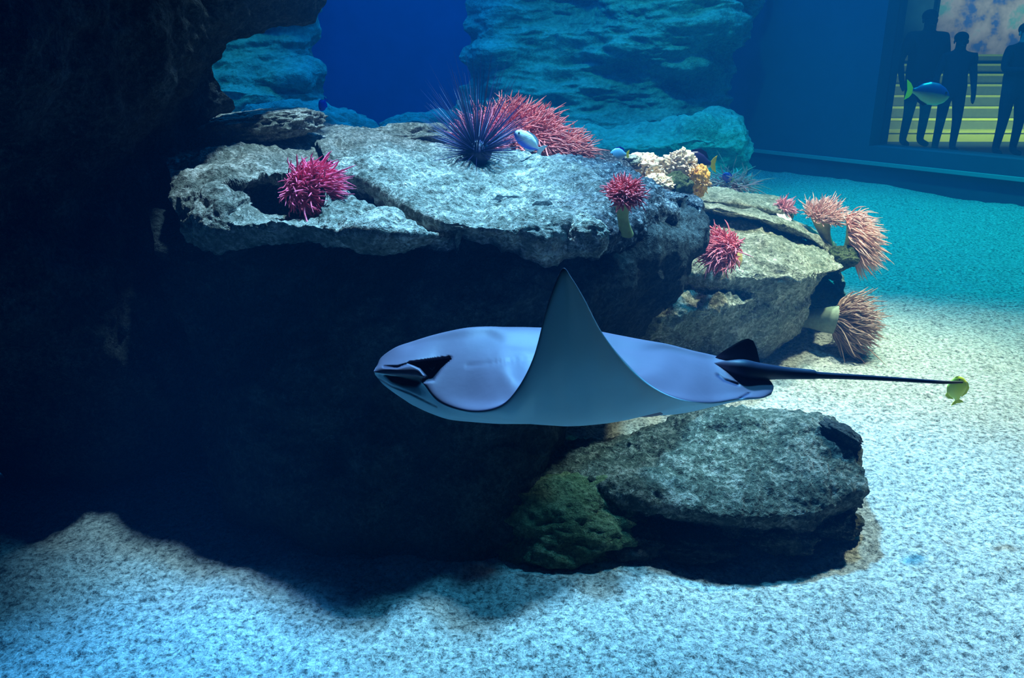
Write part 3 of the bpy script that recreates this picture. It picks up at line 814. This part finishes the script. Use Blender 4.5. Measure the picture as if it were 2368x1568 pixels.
def anemone(label, px, py, Y, axis, R, L, N, col, tip, flow=(0, 0, 0), stalk=None, stalk_r=0.02, stalk_col=(0.55, 0.45, 0.2), trad=0.0045, squash=1.0, spread=1.0, seed=0, group='sea anemones on the reef'):
    """crown of tentacles on a disc at the pixel; axis, flow in world axes; stalk = foot (px, py, Y)"""
    N = int(N * 2.0); L = L * 0.62; trad = trad * 0.72; R = R * 1.02
    r = np.random.default_rng(100 + seed)
    c = P(px, py, Y)
    ax = np.array(axis, float); ax /= np.linalg.norm(ax)
    e1 = np.cross(ax, [0.3, 0.2, 1.0]); e1 /= np.linalg.norm(e1)
    e2 = np.cross(ax, e1)
    foot = P(*stalk) if stalk is not None else c - ax * R * 0.9
    root = empty('sea_anemone', tuple(foot))
    tag(root, label, 'anemone', group)
    rad = R * np.sqrt(r.uniform(0.02, 1, N)); th = r.uniform(0, 2 * np.pi, N)
    base = c + (rad * np.cos(th))[:, None] * e1 + (rad * np.sin(th) * squash)[:, None] * e2 + (0.35 * R * (1 - (rad / R) ** 2))[:, None] * ax
    out = np.cos(th)[:, None] * e1 + np.sin(th)[:, None] * e2
    k = (rad / R)[:, None]
    dirv = ax * (1.05 - 0.75 * k) + out * (0.25 + 0.95 * k) * spread + r.normal(0, 0.28 * spread, (N, 3))
    dirv /= np.linalg.norm(dirv, axis=1, keepdims=True)
    ln = L * r.uniform(0.65, 1.15, N)
    K = 8
    s = np.linspace(0, 1, K)
    wig = r.normal(0, 0.42 * spread, (N, 3)); ph = r.uniform(0, 6.28, N)
    fl = np.array(flow, float)
    cur = base[:, None, :] + ln[:, None, None] * (s[None, :, None] * dirv[:, None, :] + (s ** 2)[None, :, None] * (1.6 * fl + wig[:, None, :])
          + (np.sin(s[None, :] * 4 + ph[:, None]) * 0.22 * s[None, :])[..., None] * e1
          + (np.cos(s[None, :] * 5 + 1.7 * ph[:, None]) * 0.13 * s[None, :])[..., None] * e2)
    rd = trad * r.uniform(0.8, 1.2, N)[:, None] * (1.0 - 0.45 * s[None, :] + 0.12 * np.exp(-((s[None, :] - 0.85) / 0.1) ** 2))
    rd[:, -1] *= 0.35
    v, f = tubes(cur, rd, 5)
    ct = np.array(col)[None, None] * (1 - s[None, :, None]) + np.array(tip)[None, None] * s[None, :, None]
    ct = ct * r.uniform(0.75, 1.2, N)[:, None, None]
    ct = np.repeat(ct.reshape(-1, 3), 5, 0)
    o = mesh_obj('tentacles', v, f, M_tent, root, True, np.clip(ct, 0, 1))
    o['kind'] = 'stuff'
    # column and oral disc
    nn, mm = 24, 20
    ts = np.linspace(0, 1, nn)
    axis_line = foot + (c - foot) * ts[:, None] + np.sin(ts * np.pi)[:, None] * 0.08 * np.linalg.norm(c - foot) * e1
    prof = stalk_r * (1.25 - 0.35 * np.sin(np.pi * np.minimum(ts * 1.2, 1))) * (1 - ts ** 3) + R * 0.98 * ts ** 3
    a = np.linspace(0, 2 * np.pi, mm, endpoint=False)
    wob = 1 + 0.06 * np.sin(3 * a + seed)
    ring = axis_line[:, None] + (prof[:, None] * wob)[..., None] * (np.cos(a)[None, :, None] * e1 + (np.sin(a) * 1.0)[None, :, None] * e2)
    f1 = grid_faces(nn, mm, True)
    o2 = mesh_obj('column', ring.reshape(-1, 3), f1, plain('anemone_column', stalk_col, 0.5, 0.3, 0.15, 60), root)
    dn = 8
    rs = np.linspace(1, 0.02, dn)
    disc = c + (0.35 * R * (1 - rs ** 2))[:, None, None] * ax + (rs * R * 0.98)[:, None, None] * (np.cos(a)[None, :, None] * e1 + np.sin(a)[None, :, None] * e2)
    mesh_obj('oral_disc', disc.reshape(-1, 3), grid_faces(dn, mm, True), plain('oral_disc', tuple(np.array(col) * 0.6), 0.6, 0.2, 0.2, 60), root)
    return root

RED = (0.75, 0.06, 0.10); PINK = (0.95, 0.20, 0.30); ORG = (0.85, 0.16, 0.10); SAL = (0.95, 0.32, 0.26)
anemone('crimson anemone on the lower ledge beside the dark cavity', 715, 430, 2.30, (0.05, -0.75, 0.55), .044, .072, 330, (0.80, 0.05, 0.13), (1.0, 0.14, 0.28), (0.35, 0, -.15), (712, 450, 2.42), .04, (0.4, 0.05, 0.08), .0042, seed=1)
anemone('rosy anemone right behind the sea urchin spines', 1118, 322, 3.12, (-0.15, -0.5, 0.8), .075, .085, 300, (0.85, 0.10, 0.14), (1.0, 0.22, 0.28), (0, 0, .1), (1115, 365, 3.15), .05, (0.6, 0.2, 0.15), .0045, seed=2)
anemone('largest orange red anemone crowning the upper ledge', 1195, 305, 3.25, (0.1, -0.45, 0.9), .115, .10, 420, (0.80, 0.10, 0.07), (1.0, 0.22, 0.20), (.25, 0, .0), (1200, 360, 3.3), .09, (0.7, 0.3, 0.15), .005, seed=3)
anemone('orange anemone with a peach column on the ledge top', 1262, 330, 3.22, (0.55, -0.35, 0.45), .065, .105, 260, (0.80, 0.12, 0.07), (0.98, 0.24, 0.20), (.35, 0, -.30), (1268, 358, 3.2), .05, (0.85, 0.42, 0.22), .0045, seed=4)
anemone('small red anemone at the right end of the orange cluster', 1318, 348, 3.25, (0.6, -0.35, 0.3), .045, .085, 200, (0.85, 0.12, 0.08), (1.0, 0.26, 0.20), (.35, 0, -.25), (1300, 358, 3.2), .035, (0.8, 0.35, 0.2), .0042, seed=5)
anemone('red anemone on a long yellowish stalk on the reef face', 1446, 448, 2.21, (0.05, -0.62, 0.75), .031, .038, 260, (0.60, 0.06, 0.06), (0.85, 0.14, 0.16), (0, 0, -.1), (1449, 538, 2.24), .016, (0.32, 0.28, 0.10), .0036, seed=6)
anemone('dusky red anemone where the dark reef meets the pale rock', 1670, 576, 3.10, (-0.1, -0.8, 0.5), .047, .07, 300, (0.65, 0.06, 0.07), (0.92, 0.20, 0.20), (-.3, 0, -.15), (1690, 595, 3.3), .04, (0.6, 0.45, 0.15), .0045, seed=7)
anemone('pink anemone on a yellow column at the pale rock edge', 1898, 502, 4.1, (0.15, -0.3, 0.9), .056, .095, 280, (0.92, 0.36, 0.26), (1.0, 0.58, 0.54), (.2, 0, .1), (1935, 592, 4.05), .030, (0.62, 0.52, 0.25), .005, spread=.8, seed=8)
anemone('large pink anemone spilling over the right rock tip', 1962, 542, 4.0, (0.8, -0.3, 0.2), .075, .145, 420, (0.95, 0.36, 0.26), (1.0, 0.56, 0.50), (.35, 0, -.4), (1955, 590, 4.05), .05, (0.6, 0.55, 0.22), .005, spread=.55, seed=9)
anemone('brownish anemone leaning out over the sand on a thick stalk', 1932, 738, 3.6, (0.92, -0.22, -0.12), .066, .19, 360, (0.34, 0.20, 0.15), (0.50, 0.31, 0.25), (.25, 0, -.12), (1825, 735, 3.78), .045, (0.30, 0.36, 0.27), .005, spread=.38, seed=10)
anemone('pale wispy anemone behind the white slab', 1690, 432, 5.0, (0.0, -0.2, 1.0), .09, .17, 110, (0.9, 0.55, 0.5), (1.0, 0.65, 0.6), (0, 0, -.2), (1690, 445, 5.0), .06, (0.5, 0.4, 0.35), .006, seed=11)
anemone('small white anemone with pink fringe on the slab end', 1815, 482, 4.25, (0.25, -0.3, 0.6), .03, .05, 120, (0.95, 0.6, 0.62), (0.95, 0.30, 0.38), (.1, 0, .1), (1812, 498, 4.2), .036, (1.0, 0.93, 0.9), .005, seed=12)

# frilly cream and orange corals on the pale rock
def frilly(label, px, py, Y, rx, ry, rz, col, col2, seed, n=170):
    r = np.random.default_rng(seed)
    c = P(px, py, Y)
    root = empty('soft_coral', tuple(c - np.array([0, 0, rz])))
    tag(root, label, 'coral', 'frilly corals beside the dark reef')
    m = plain('coral_flesh', col, 0.6, 0.25, 0.25, 45)
    o = boulder('mound', px, py, Y, rx, ry, rz, m, seed, 90, 54, parent=root, disp=((0.9, 0.2), (0.35, 0.16), (0.12, 0.10)))
    u = r.normal(0, 1, (n, 3)); u[:, 2] = np.abs(u[:, 2]) - 0.25; u[:, 1] = -np.abs(u[:, 1]); u /= np.linalg.norm(u, axis=1, keepdims=True)
    base = c + u * np.array([rx, ry, rz]) * 0.9
    L = 0.17 * max(rx, rz) * r.uniform(.6, 1.2, n)
    s = np.linspace(0, 1, 6)
    dv = u + r.normal(0, .35, (n, 3)) + np.array([0.15, 0, -0.15])
    cur = base[:, None] + L[:, None, None] * (s[None, :, None] * dv[:, None] + (s ** 2)[None, :, None] * r.normal(0, .3, (n, 1, 3)))
    rd = 0.0065 * (1 - 0.55 * s)[None] * r.uniform(.7, 1.3, n)[:, None]; rd[:, -1] *= .4
    v, f = tubes(cur, rd, 5)
    ct = np.array(col)[None, None] * (1 - s)[None, :, None] + np.array(col2)[None, None] * s[None, :, None]
    ct = np.repeat((ct * r.uniform(.85, 1.1, n)[:, None, None]).reshape(-1, 3), 5, 0)
    q = mesh_obj('polyps', v, f, M_tent, root, True, np.clip(ct, 0, 1)); q['kind'] = 'stuff'
frilly('cream coral mound with peach frills nearest the dark reef', 1488, 392, 3.55, .095, .09, .062, (1.0, 0.66, 0.48), (1.0, 0.80, 0.68), 201)
frilly('low peach coral tuft under the cream mound', 1520, 425, 3.42, .06, .06, .040, (1.0, 0.64, 0.40), (1.0, 0.74, 0.56), 202, 110)
frilly('tall rounded cream coral knob beside the hiding fish', 1570, 388, 3.65, .07, .07, .078, (1.0, 0.76, 0.60), (1.0, 0.85, 0.74), 203, 120)
frilly('orange frilled coral hanging over the pale slab', 1610, 420, 3.6, .052, .06, .065, (0.95, 0.45, 0.10), (1.0, 0.68, 0.40), 204, 150)
tag(boulder('stone', 1450, 370, 3.5, .05, .05, .022, M_pale, 61, 70, 40), 'small flat pale stone left of the cream coral', 'rock')
tag(boulder('stone', 1570, 428, 3.45, .05, .05, .05, M_moss, 62, 70, 40), 'mossy stone below the tall cream coral knob', 'rock')

# ------------------------------------------------------------------ sea urchin
def urchin():
    c = P(1103, 352, 2.82)
    root = empty('sea_urchin', tuple(c - np.array([0, 0, .05])))
    tag(root, 'blue black long spined sea urchin on the upper ledge', 'sea urchin')
    boulder('shell', 1103, 352, 2.82, .050, .050, .042, plain('urchin_shell', (0.012, 0.012, 0.06), 0.45, 0.4, 0.3, 120), 77, 60, 36, parent=root, disp=((0.3, 0.03),))
    r = np.random.default_rng(5)
    n = 280
    u = r.normal(0, 1, (n, 3)); u /= np.linalg.norm(u, axis=1, keepdims=True)
    u[:, 2] = np.where(u[:, 2] < -0.25, -u[:, 2], u[:, 2])
    L = .10 + .20 * np.clip(u[:, 2], 0, 1) ** 1.3 * r.uniform(.6, 1.1, n) + r.uniform(-.02, .03, n)
    s = np.array([0, .5, 1.0])
    cur = c + u[:, None] * .040 + (u * L[:, None])[:, None] * s[None, :, None]
    rd = np.repeat(np.array([[.0016, .0010, .0002]]), n, 0)
    v, f = tubes(cur, rd, 4)
    o = mesh_obj('spines', v, f, plain('urchin_spine', (0.02, 0.02, 0.09), 0.35, 0.5), root); o['kind'] = 'stuff'
    boulder('anal_cone', 1103, 330, 2.80, .008, .008, .007, plain('urchin_cone', (0.8, 0.85, 1.0), 0.4, 0.4), 78, 20, 12, parent=root, disp=((0.5, 0.02),))
urchin()

# ------------------------------------------------------------------ fish
def fish(name, label, px, py, Y, length, heading, height, body, belly, tail, pitch=0.0, roll=0.0, fin=None, thick=0.22, group='small reef fish'):
    c = P(px, py, Y)
    root = empty(name, (0, 0, 0))
    tag(root, label, 'fish', group)
    h = height
    xs = np.linspace(-0.5, 0.36, 26)
    prof = np.interp(xs, [-0.5, -0.46, -0.38, -0.22, -0.02, 0.16, 0.28, 0.36], [0.03, .17, .33, .48, .50, .36, .16, .10]) * h
    a = np.linspace(0, 2 * np.pi, 20, endpoint=False)
    ring = np.stack([np.repeat(xs[:, None], 20, 1), thick * prof[:, None] / h * np.sin(a)[None] * 0.9, prof[:, None] * np.cos(a)[None]], -1) * length
    cz = np.cos(a)[None] + 0 * xs[:, None]
    w = sstep(-0.15, -0.45, cz)[..., None]
    col = np.array(body) * (1 - w) + np.array(belly) * w
    bo = mesh_obj('body', ring.reshape(-1, 3), grid_faces(26, 20, True).tolist() + [list(range(20)), list(range(25 * 20, 26 * 20))], skin_mat('fish_skin', 0.35, 0.5, 120, 0.03), None, True, col.reshape(-1, 3))
    def blade(nm, pts, mat, th=0.006):
        n = len(pts)
        v = [(x * length, s * th * length, z * length) for s in (1, -1) for x, z in pts]
        f = [list(range(n)), list(range(2 * n - 1, n - 1, -1))] + [[i, (i + 1) % n, n + (i + 1) % n, n + i] for i in range(n)]
        return mesh_obj(nm, v, f, mat, None, False)
    mt = plain('fish_tail', tail, 0.4, 0.4); mf = plain('fish_fin', fin or body, 0.4, 0.4)
    ps = [bo,
          blade('tail_fin', [(.33, .04 * h), (.42, .16), (.52, .23), (.50, .10), (.48, 0), (.50, -.10), (.52, -.23), (.42, -.16), (.33, -.04 * h)], mt),
          blade('dorsal_fin', [(-.28, .40 * h), (-.15, .56 * h), (.05, .60 * h), (.22, .46 * h), (.30, .2 * h), (.15, .3 * h), (-.1, .42 * h)], mf),
          blade('anal_fin', [(-.05, -.45 * h), (.08, -.58 * h), (.22, -.44 * h), (.30, -.18 * h), (.15, -.3 * h)], mf)]
    me = plain('fish_eye', (0.01, 0.01, 0.01), 0.1, 0.6)
    for sgn in (1, -1):
        bm = bmesh.new(); bmesh.ops.create_uvsphere(bm, u_segments=10, v_segments=7, radius=0.028 * length)
        m2 = bpy.data.meshes.new('eye'); bm.to_mesh(m2); bm.free(); m2.materials.append(me)
        e = bpy.data.objects.new('eye', m2); C.objects.link(e)
        e.location = (-.38 * length, sgn * thick * .27 * length, .08 * h * length)
        ps.append(e)
    for q in ps:
        q.parent = root
    root.location = c
    root.rotation_euler = (roll, pitch, heading)
    return root
BLU = (0.02, 0.06, 0.55); NAVY = (0.015, 0.02, 0.12); YEL = (0.95, 0.85, 0.03); WHT = (0.75, 0.80, 0.82); SKY = (0.15, 0.55, 0.95)
fish('tang_fish', 'blue tang with pale belly and yellow tail before the visitor window', 2146, 215, 5.6, .29, math.pi, .52, (0.012, 0.03, 0.22), (0.65, 0.75, 0.4), YEL, -0.14, 0.3, NAVY)
fish('tang_fish', 'dark blue fish with yellow tail half hidden by cream coral', 1613, 380, 3.82, .17, 0.05, .70, NAVY, (0.45, 0.6, 0.65), YEL, 0.0, 0, NAVY)
fish('tang_fish', 'bright sky blue fish with yellow tail above the small pale stone', 1432, 358, 3.45, .085, 0.2, .66, SKY, (0.5, 0.8, 0.95), YEL, 0.0, 0, BLU)
fish('tang_fish', 'tiny blue fish above the largest orange anemone', 1217, 262, 4.2, .085, 1.2, .6, (0.02, 0.22, 0.6), (0.1, 0.4, 0.5), (0.6, 0.8, 0.1), -1.2, 0, BLU)
fish('damsel_fish', 'tiny vivid blue fish hovering above the grey slab', 747, 242, 4.5, .075, 0.9, .7, (0.01, 0.02, 0.9), (0.01, 0.03, 0.9), (0.01, 0.05, 0.8), -0.9)
fish('damsel_fish', 'tiny blue fish among the pale wispy anemone', 1683, 411, 4.9, .09, 0.4, .6, (0.03, 0.10, 0.75), (0.25, 0.15, 0.7), (0.4, 0.7, 0.2), 0.5)
fish('wrasse_fish', 'tiny yellow fish behind the orange anemone cluster', 1293, 299, 4.3, .07, 1.3, .38, (0.75, 0.85, 0.05), (0.8, 0.85, 0.1), YEL, 1.3)
fish('wrasse_fish', 'lemon yellow fish by the tip of the ray tail', 2213, 902, 2.12, .085, 0.15, .72, YEL, (0.9, 0.85, 0.1), YEL, 1.35)
fish('butterfly_fish', 'white fish with blue back edge tilted beside the sea urchin', 1222, 328, 2.92, .125, 0.25, .42, (0.80, 0.88, 0.92), (0.05, 0.12, 0.75), (0.75, 0.85, 0.9), 0.62, 0, (0.6, 0.8, 0.95))

# ------------------------------------------------------------------ visitor hall behind the window
HZ = 0.28
M_hall = plain('hall_floor', (0.05, 0.09, 0.10), 0.8, 0.2)
M_step = plain('step_carpet', (0.28, 0.30, 0.16), 0.8, 0.2, 0.1, 20)
M_nose = plain('step_nosing', (0.95, 0.85, 0.12), 0.5, 0.3)
M_hwall = plain('hall_wall', (0.05, 0.16, 0.17), 0.8, 0.2, 0.3, 1.5)
fx0 = P(2000, 340, 9.0)[0]
# hall floor starts behind the window wall
hv = [tuple(wallpt(UL - .6, .36, HZ)), tuple(wallpt(9, .36, HZ)), (14.0, 9.0, HZ), (14.0, 15.5, HZ), (3.0, 15.5, HZ)]
hv2 = [(x, y, z - .1) for x, y, z in hv]
nh = len(hv)
fl = mesh_obj('floor_hall', hv + hv2, [list(range(nh)), list(range(2 * nh - 1, nh - 1, -1))] + [[i, (i + 1) % nh, nh + (i + 1) % nh, nh + i] for i in range(nh)], M_hall, None, False)
tag(fl, 'dark floor of the visitor hall behind the window', kind='structure')
tag(box('wall_hall', (2.5, 14, 15.5, 15.7, HZ, 6), M_hwall), 'dim green wall at the back of the visitor hall', kind='structure')

stairs = empty('staircase', (6.0, 10.6, HZ))
tag(stairs, 'hall staircase with yellow edged steps behind the visitors', 'stairs')
sx0 = P(2014, 330, 10.6)[0]
for i in range(8):
    y0 = 10.6 + 0.30 * i
    z0 = HZ + 0.13 * i; z1 = z0 + 0.13
    xa = sx0 + 0.02 * i * 1.0
    box('step', (xa, 12.5, y0, y0 + 0.32, z0, z1), M_nose if i == 0 else M_step, stairs)
    box('nosing', (xa - 0.01, 12.5, y0 - 0.015, y0 + 0.05, z1 - 0.022, z1 + 0.006), M_nose, stairs)
box('newel_post', (sx0 + .12, sx0 + .2, 13.2, 13.28, HZ, HZ + 3.0), plain('post', (0.10, 0.35, 0.25), 0.6), stairs)
lp = bpy.data.lights.new('step_lamp', 'AREA'); lp.energy = 40; lp.color = (1.0, 0.95, 0.55); lp.shape = 'RECTANGLE'; lp.size = 5; lp.size_y = .2
lo = bpy.data.objects.new('step_lamp', lp); lo.location = (7.5, 10.15, HZ + 0.6); C.objects.link(lo); aim(lo, (7.5, 11.2, HZ + 0.1))
lp = bpy.data.lights.new('hall_lamp', 'SPOT'); lp.energy = 600; lp.color = (1.0, 0.62, 0.55); lp.spot_size = math.radians(70); lp.spot_blend = .8
lo = bpy.data.objects.new('hall_lamp', lp); lo.location = (8.6, 12.6, HZ + 2.6); C.objects.link(lo); aim(lo, (8.6, 15.5, HZ + 2.3))

# mottled panel added on the hall wall, standing in for a window reflection
def reflection_mat():
    m, t, b = newmat('reflection_panel')
    n = noise_node(t, 2.2, 4, texco(t), 0.6)
    r = ramp(t, n.outputs[0], [(0.38, (0.08, 0.14, 0.40)), (0.46, (0.50, 0.34, 0.32)), (0.58, (0.75, 0.50, 0.46)), (0.68, (0.25, 0.50, 0.42))])
    t.links.new(r.outputs[0], b.inputs['Base Color']); b.inputs['Roughness'].default_value = .8
    return m
ml = P(2165, 60, 15.4); mr = P(2420, 230, 15.4)
mu = box('reflection_panel', (ml[0], mr[0] + 1.5, 15.38, 15.47, mr[2], 4.6), reflection_mat())
tag(mu, 'mottled pinkish grey panel standing in for a reflection in the visitor window', 'reflection_panel')

# ------------------------------------------------------------------ visitors
def person(label, px_feet, py_feet, Y, height, coat, trousers, hair, skin=(0.75, 0.5, 0.42), yaw=0.0, arms='down', bulk=1.0):
    foot = P(px_feet, py_feet, Y); foot[2] = HZ
    s = height / 1.75
    # joints: x right, y away from the window, z up
    J = {'pel': (0, 0, .95, .15 * bulk), 'spine': (0, 0, 1.15, .15 * bulk), 'chest': (0, 0.0, 1.35, .17 * bulk), 'neck': (0, 0, 1.50, .065), 'head': (0, -.02, 1.60, .085), 'crown': (0, -.01, 1.70, .075)}
    E = [('pel', 'spine'), ('spine', 'chest'), ('chest', 'neck'), ('neck', 'head'), ('head', 'crown')]
    for sg, n in ((-1, 'l'), (1, 'r')):
        J['hip' + n] = (sg * .10, 0, .88, .105 * bulk); J['kne' + n] = (sg * .12, -.02, .48, .07); J['ank' + n] = (sg * .13, .02, .08, .05); J['toe' + n] = (sg * .15, -.15, .04, .04)
        E += [('pel', 'hip' + n), ('hip' + n, 'kne' + n), ('kne' + n, 'ank' + n), ('ank' + n, 'toe' + n)]
        J['sho' + n] = (sg * .19 * bulk, 0, 1.42, .075 * bulk)
        if arms == 'down':
            J['elb' + n] = (sg * .27 * bulk, .02, 1.14, .055); J['wri' + n] = (sg * .27 * bulk, -.08, .90, .037); J['hnd' + n] = (sg * .26 * bulk, -.11, .82, .035); J['fin' + n] = (sg * .255 * bulk, -.12, .75, .018)
            fing = (0, -.02, -.08)
        else:
            J['elb' + n] = (sg * .26 * bulk, -.06, 1.16, .055); J['wri' + n] = (sg * .10, -.27, 1.17, .037); J['hnd' + n] = (sg * .04, -.31, 1.19, .035); J['fin' + n] = (sg * .01, -.33, 1.25, .018)
            fing = (-sg * .02, -.02, .07)
        E += [('chest', 'sho' + n), ('sho' + n, 'elb' + n), ('elb' + n, 'wri' + n), ('wri' + n, 'hnd' + n), ('hnd' + n, 'fin' + n)]
        h = J['hnd' + n]
        for q in range(4):
            k = f'f{q}{n}'
            J[k] = (h[0] + fing[0] * (.7 + .15 * q) + (q - 1.5) * .012, h[1] + fing[1] + (q - 1.5) * .014, h[2] + fing[2] * (.8 + .1 * (q % 3)), .0095)
            E.append(('hnd' + n, k))
    names = list(J)
    me = bpy.data.meshes.new('person_body')
    me.from_pydata([tuple(c * s for c in J[k][:3]) for k in names], [(names.index(a), names.index(b)) for a, b in E], [])
    o = bpy.data.objects.new('tmp', me); C.objects.link(o)
    md = o.modifiers.new('skin', 'SKIN')
    for i, k in enumerate(names):
        sv = me.skin_vertices[0].data[i]; sv.radius = (J[k][3] * s, J[k][3] * s); sv.use_root = (k == 'pel')
    o.modifiers.new('sub', 'SUBSURF').levels = 2
    dg = bpy.context.evaluated_depsgraph_get()
    ev = o.evaluated_get(dg)
    m2 = bpy.data.meshes.new_from_object(ev)
    bpy.data.objects.remove(o)
    n = len(m2.vertices)
    co = np.zeros(n * 3); m2.vertices.foreach_get('co', co); co = co.reshape(-1, 3) / s
    col = np.tile(np.array(coat), (n, 1))
    col[co[:, 2] < .86] = trousers
    col[co[:, 2] < .10] = (0.02, 0.02, 0.02)
    hands = np.zeros(n, bool)
    for nme in ('l', 'r'):
        hh = np.array(J['hnd' + nme][:3]); ww = np.array(J['wri' + nme][:3])
        hands |= ((co - (ww + hh) / 2) @ (hh - ww) > 0) & (np.linalg.norm(co - hh, axis=1) < .16)
    col[hands] = skin
    # face: shape a nose, eyes and brow on the front (-y) of the head
    hd = (co[:, 2] > 1.52) & (np.abs(co[:, 0]) < .13)
    col[hd] = skin
    hairm = hd & ((co[:, 2] > 1.70) | ((co[:, 1] > 0.01) & (co[:, 2] > 1.56)))
    col[hairm] = hair
    nose = hd & (co[:, 1] < -.06) & (np.abs(co[:, 0]) < .02) & (np.abs(co[:, 2] - 1.62) < .03)
    co[nose, 1] -= .02
    m2.vertices.foreach_set('co', (co * s).ravel())
    at = m2.color_attributes.new('skin', 'FLOAT_COLOR', 'POINT')
    cc = np.ones((n, 4)); cc[:, :3] = col; at.data.foreach_set('color', cc.ravel())
    m2.polygons.foreach_set('use_smooth', [True] * len(m2.polygons))
    m2.materials.clear(); m2.materials.append(skin_mat('person_surface', .8, .2, 40, .1))
    root = empty('person', tuple(foot)); root.rotation_euler = (0, 0, yaw)
    tag(root, label, 'person', 'visitors behind the window')
    b = bpy.data.objects.new('body', m2); C.objects.link(b); b.parent = root
    def ball(nm, c, r3, mat):
        bm = bmesh.new(); bmesh.ops.create_uvsphere(bm, u_segments=16, v_segments=10, radius=1)
        bmesh.ops.scale(bm, vec=[r * s for r in r3], verts=bm.verts)
        mm = bpy.data.meshes.new(nm); bm.to_mesh(mm); bm.free(); mm.polygons.foreach_set('use_smooth', [True] * len(mm.polygons)); mm.materials.append(mat)
        q = bpy.data.objects.new(nm, mm); C.objects.link(q); q.parent = root; q.location = tuple(x * s for x in c)
    ball('hair', (0, .015, 1.69), (.10, .105, .085), plain('hair', hair, .8, .2))
    me_ = plain('eye', (.02, .02, .02), .3)
    for sg in (-1, 1): ball('eye', (sg * .035, -.098, 1.645), (.011, .008, .008), me_)
    ball('mouth', (0, -.10, 1.575), (.026, .008, .007), plain('lips', (.45, .2, .18), .5))
    for sg in (-1, 1): ball('ear', (sg * .095, 0, 1.63), (.012, .022, .03), plain('ear', skin, .6))
    return root
DK = (0.015, 0.035, 0.06)
person('tall visitor in a dark bulky coat by the left end of the window', 2105, 346, 9.95, 1.50, (0.02, 0.055, 0.07), DK, (0.01, 0.015, 0.03), (0.05, 0.06, 0.07), 0.15, 'down', 1.25)
person('shorter visitor in dark clothes close beside the tall one', 2180, 354, 9.3, 1.25, DK, DK, (0.01, 0.015, 0.03), (0.05, 0.06, 0.07), -0.1, 'down', 1.0)
person('visitor in dark clothes with hands clasped before the chest', 2318, 372, 9.0, 1.33, (0.015, 0.04, 0.06), DK, (0.02, 0.03, 0.04), (0.85, 0.55, 0.48), 0.1, 'up', 1.05)
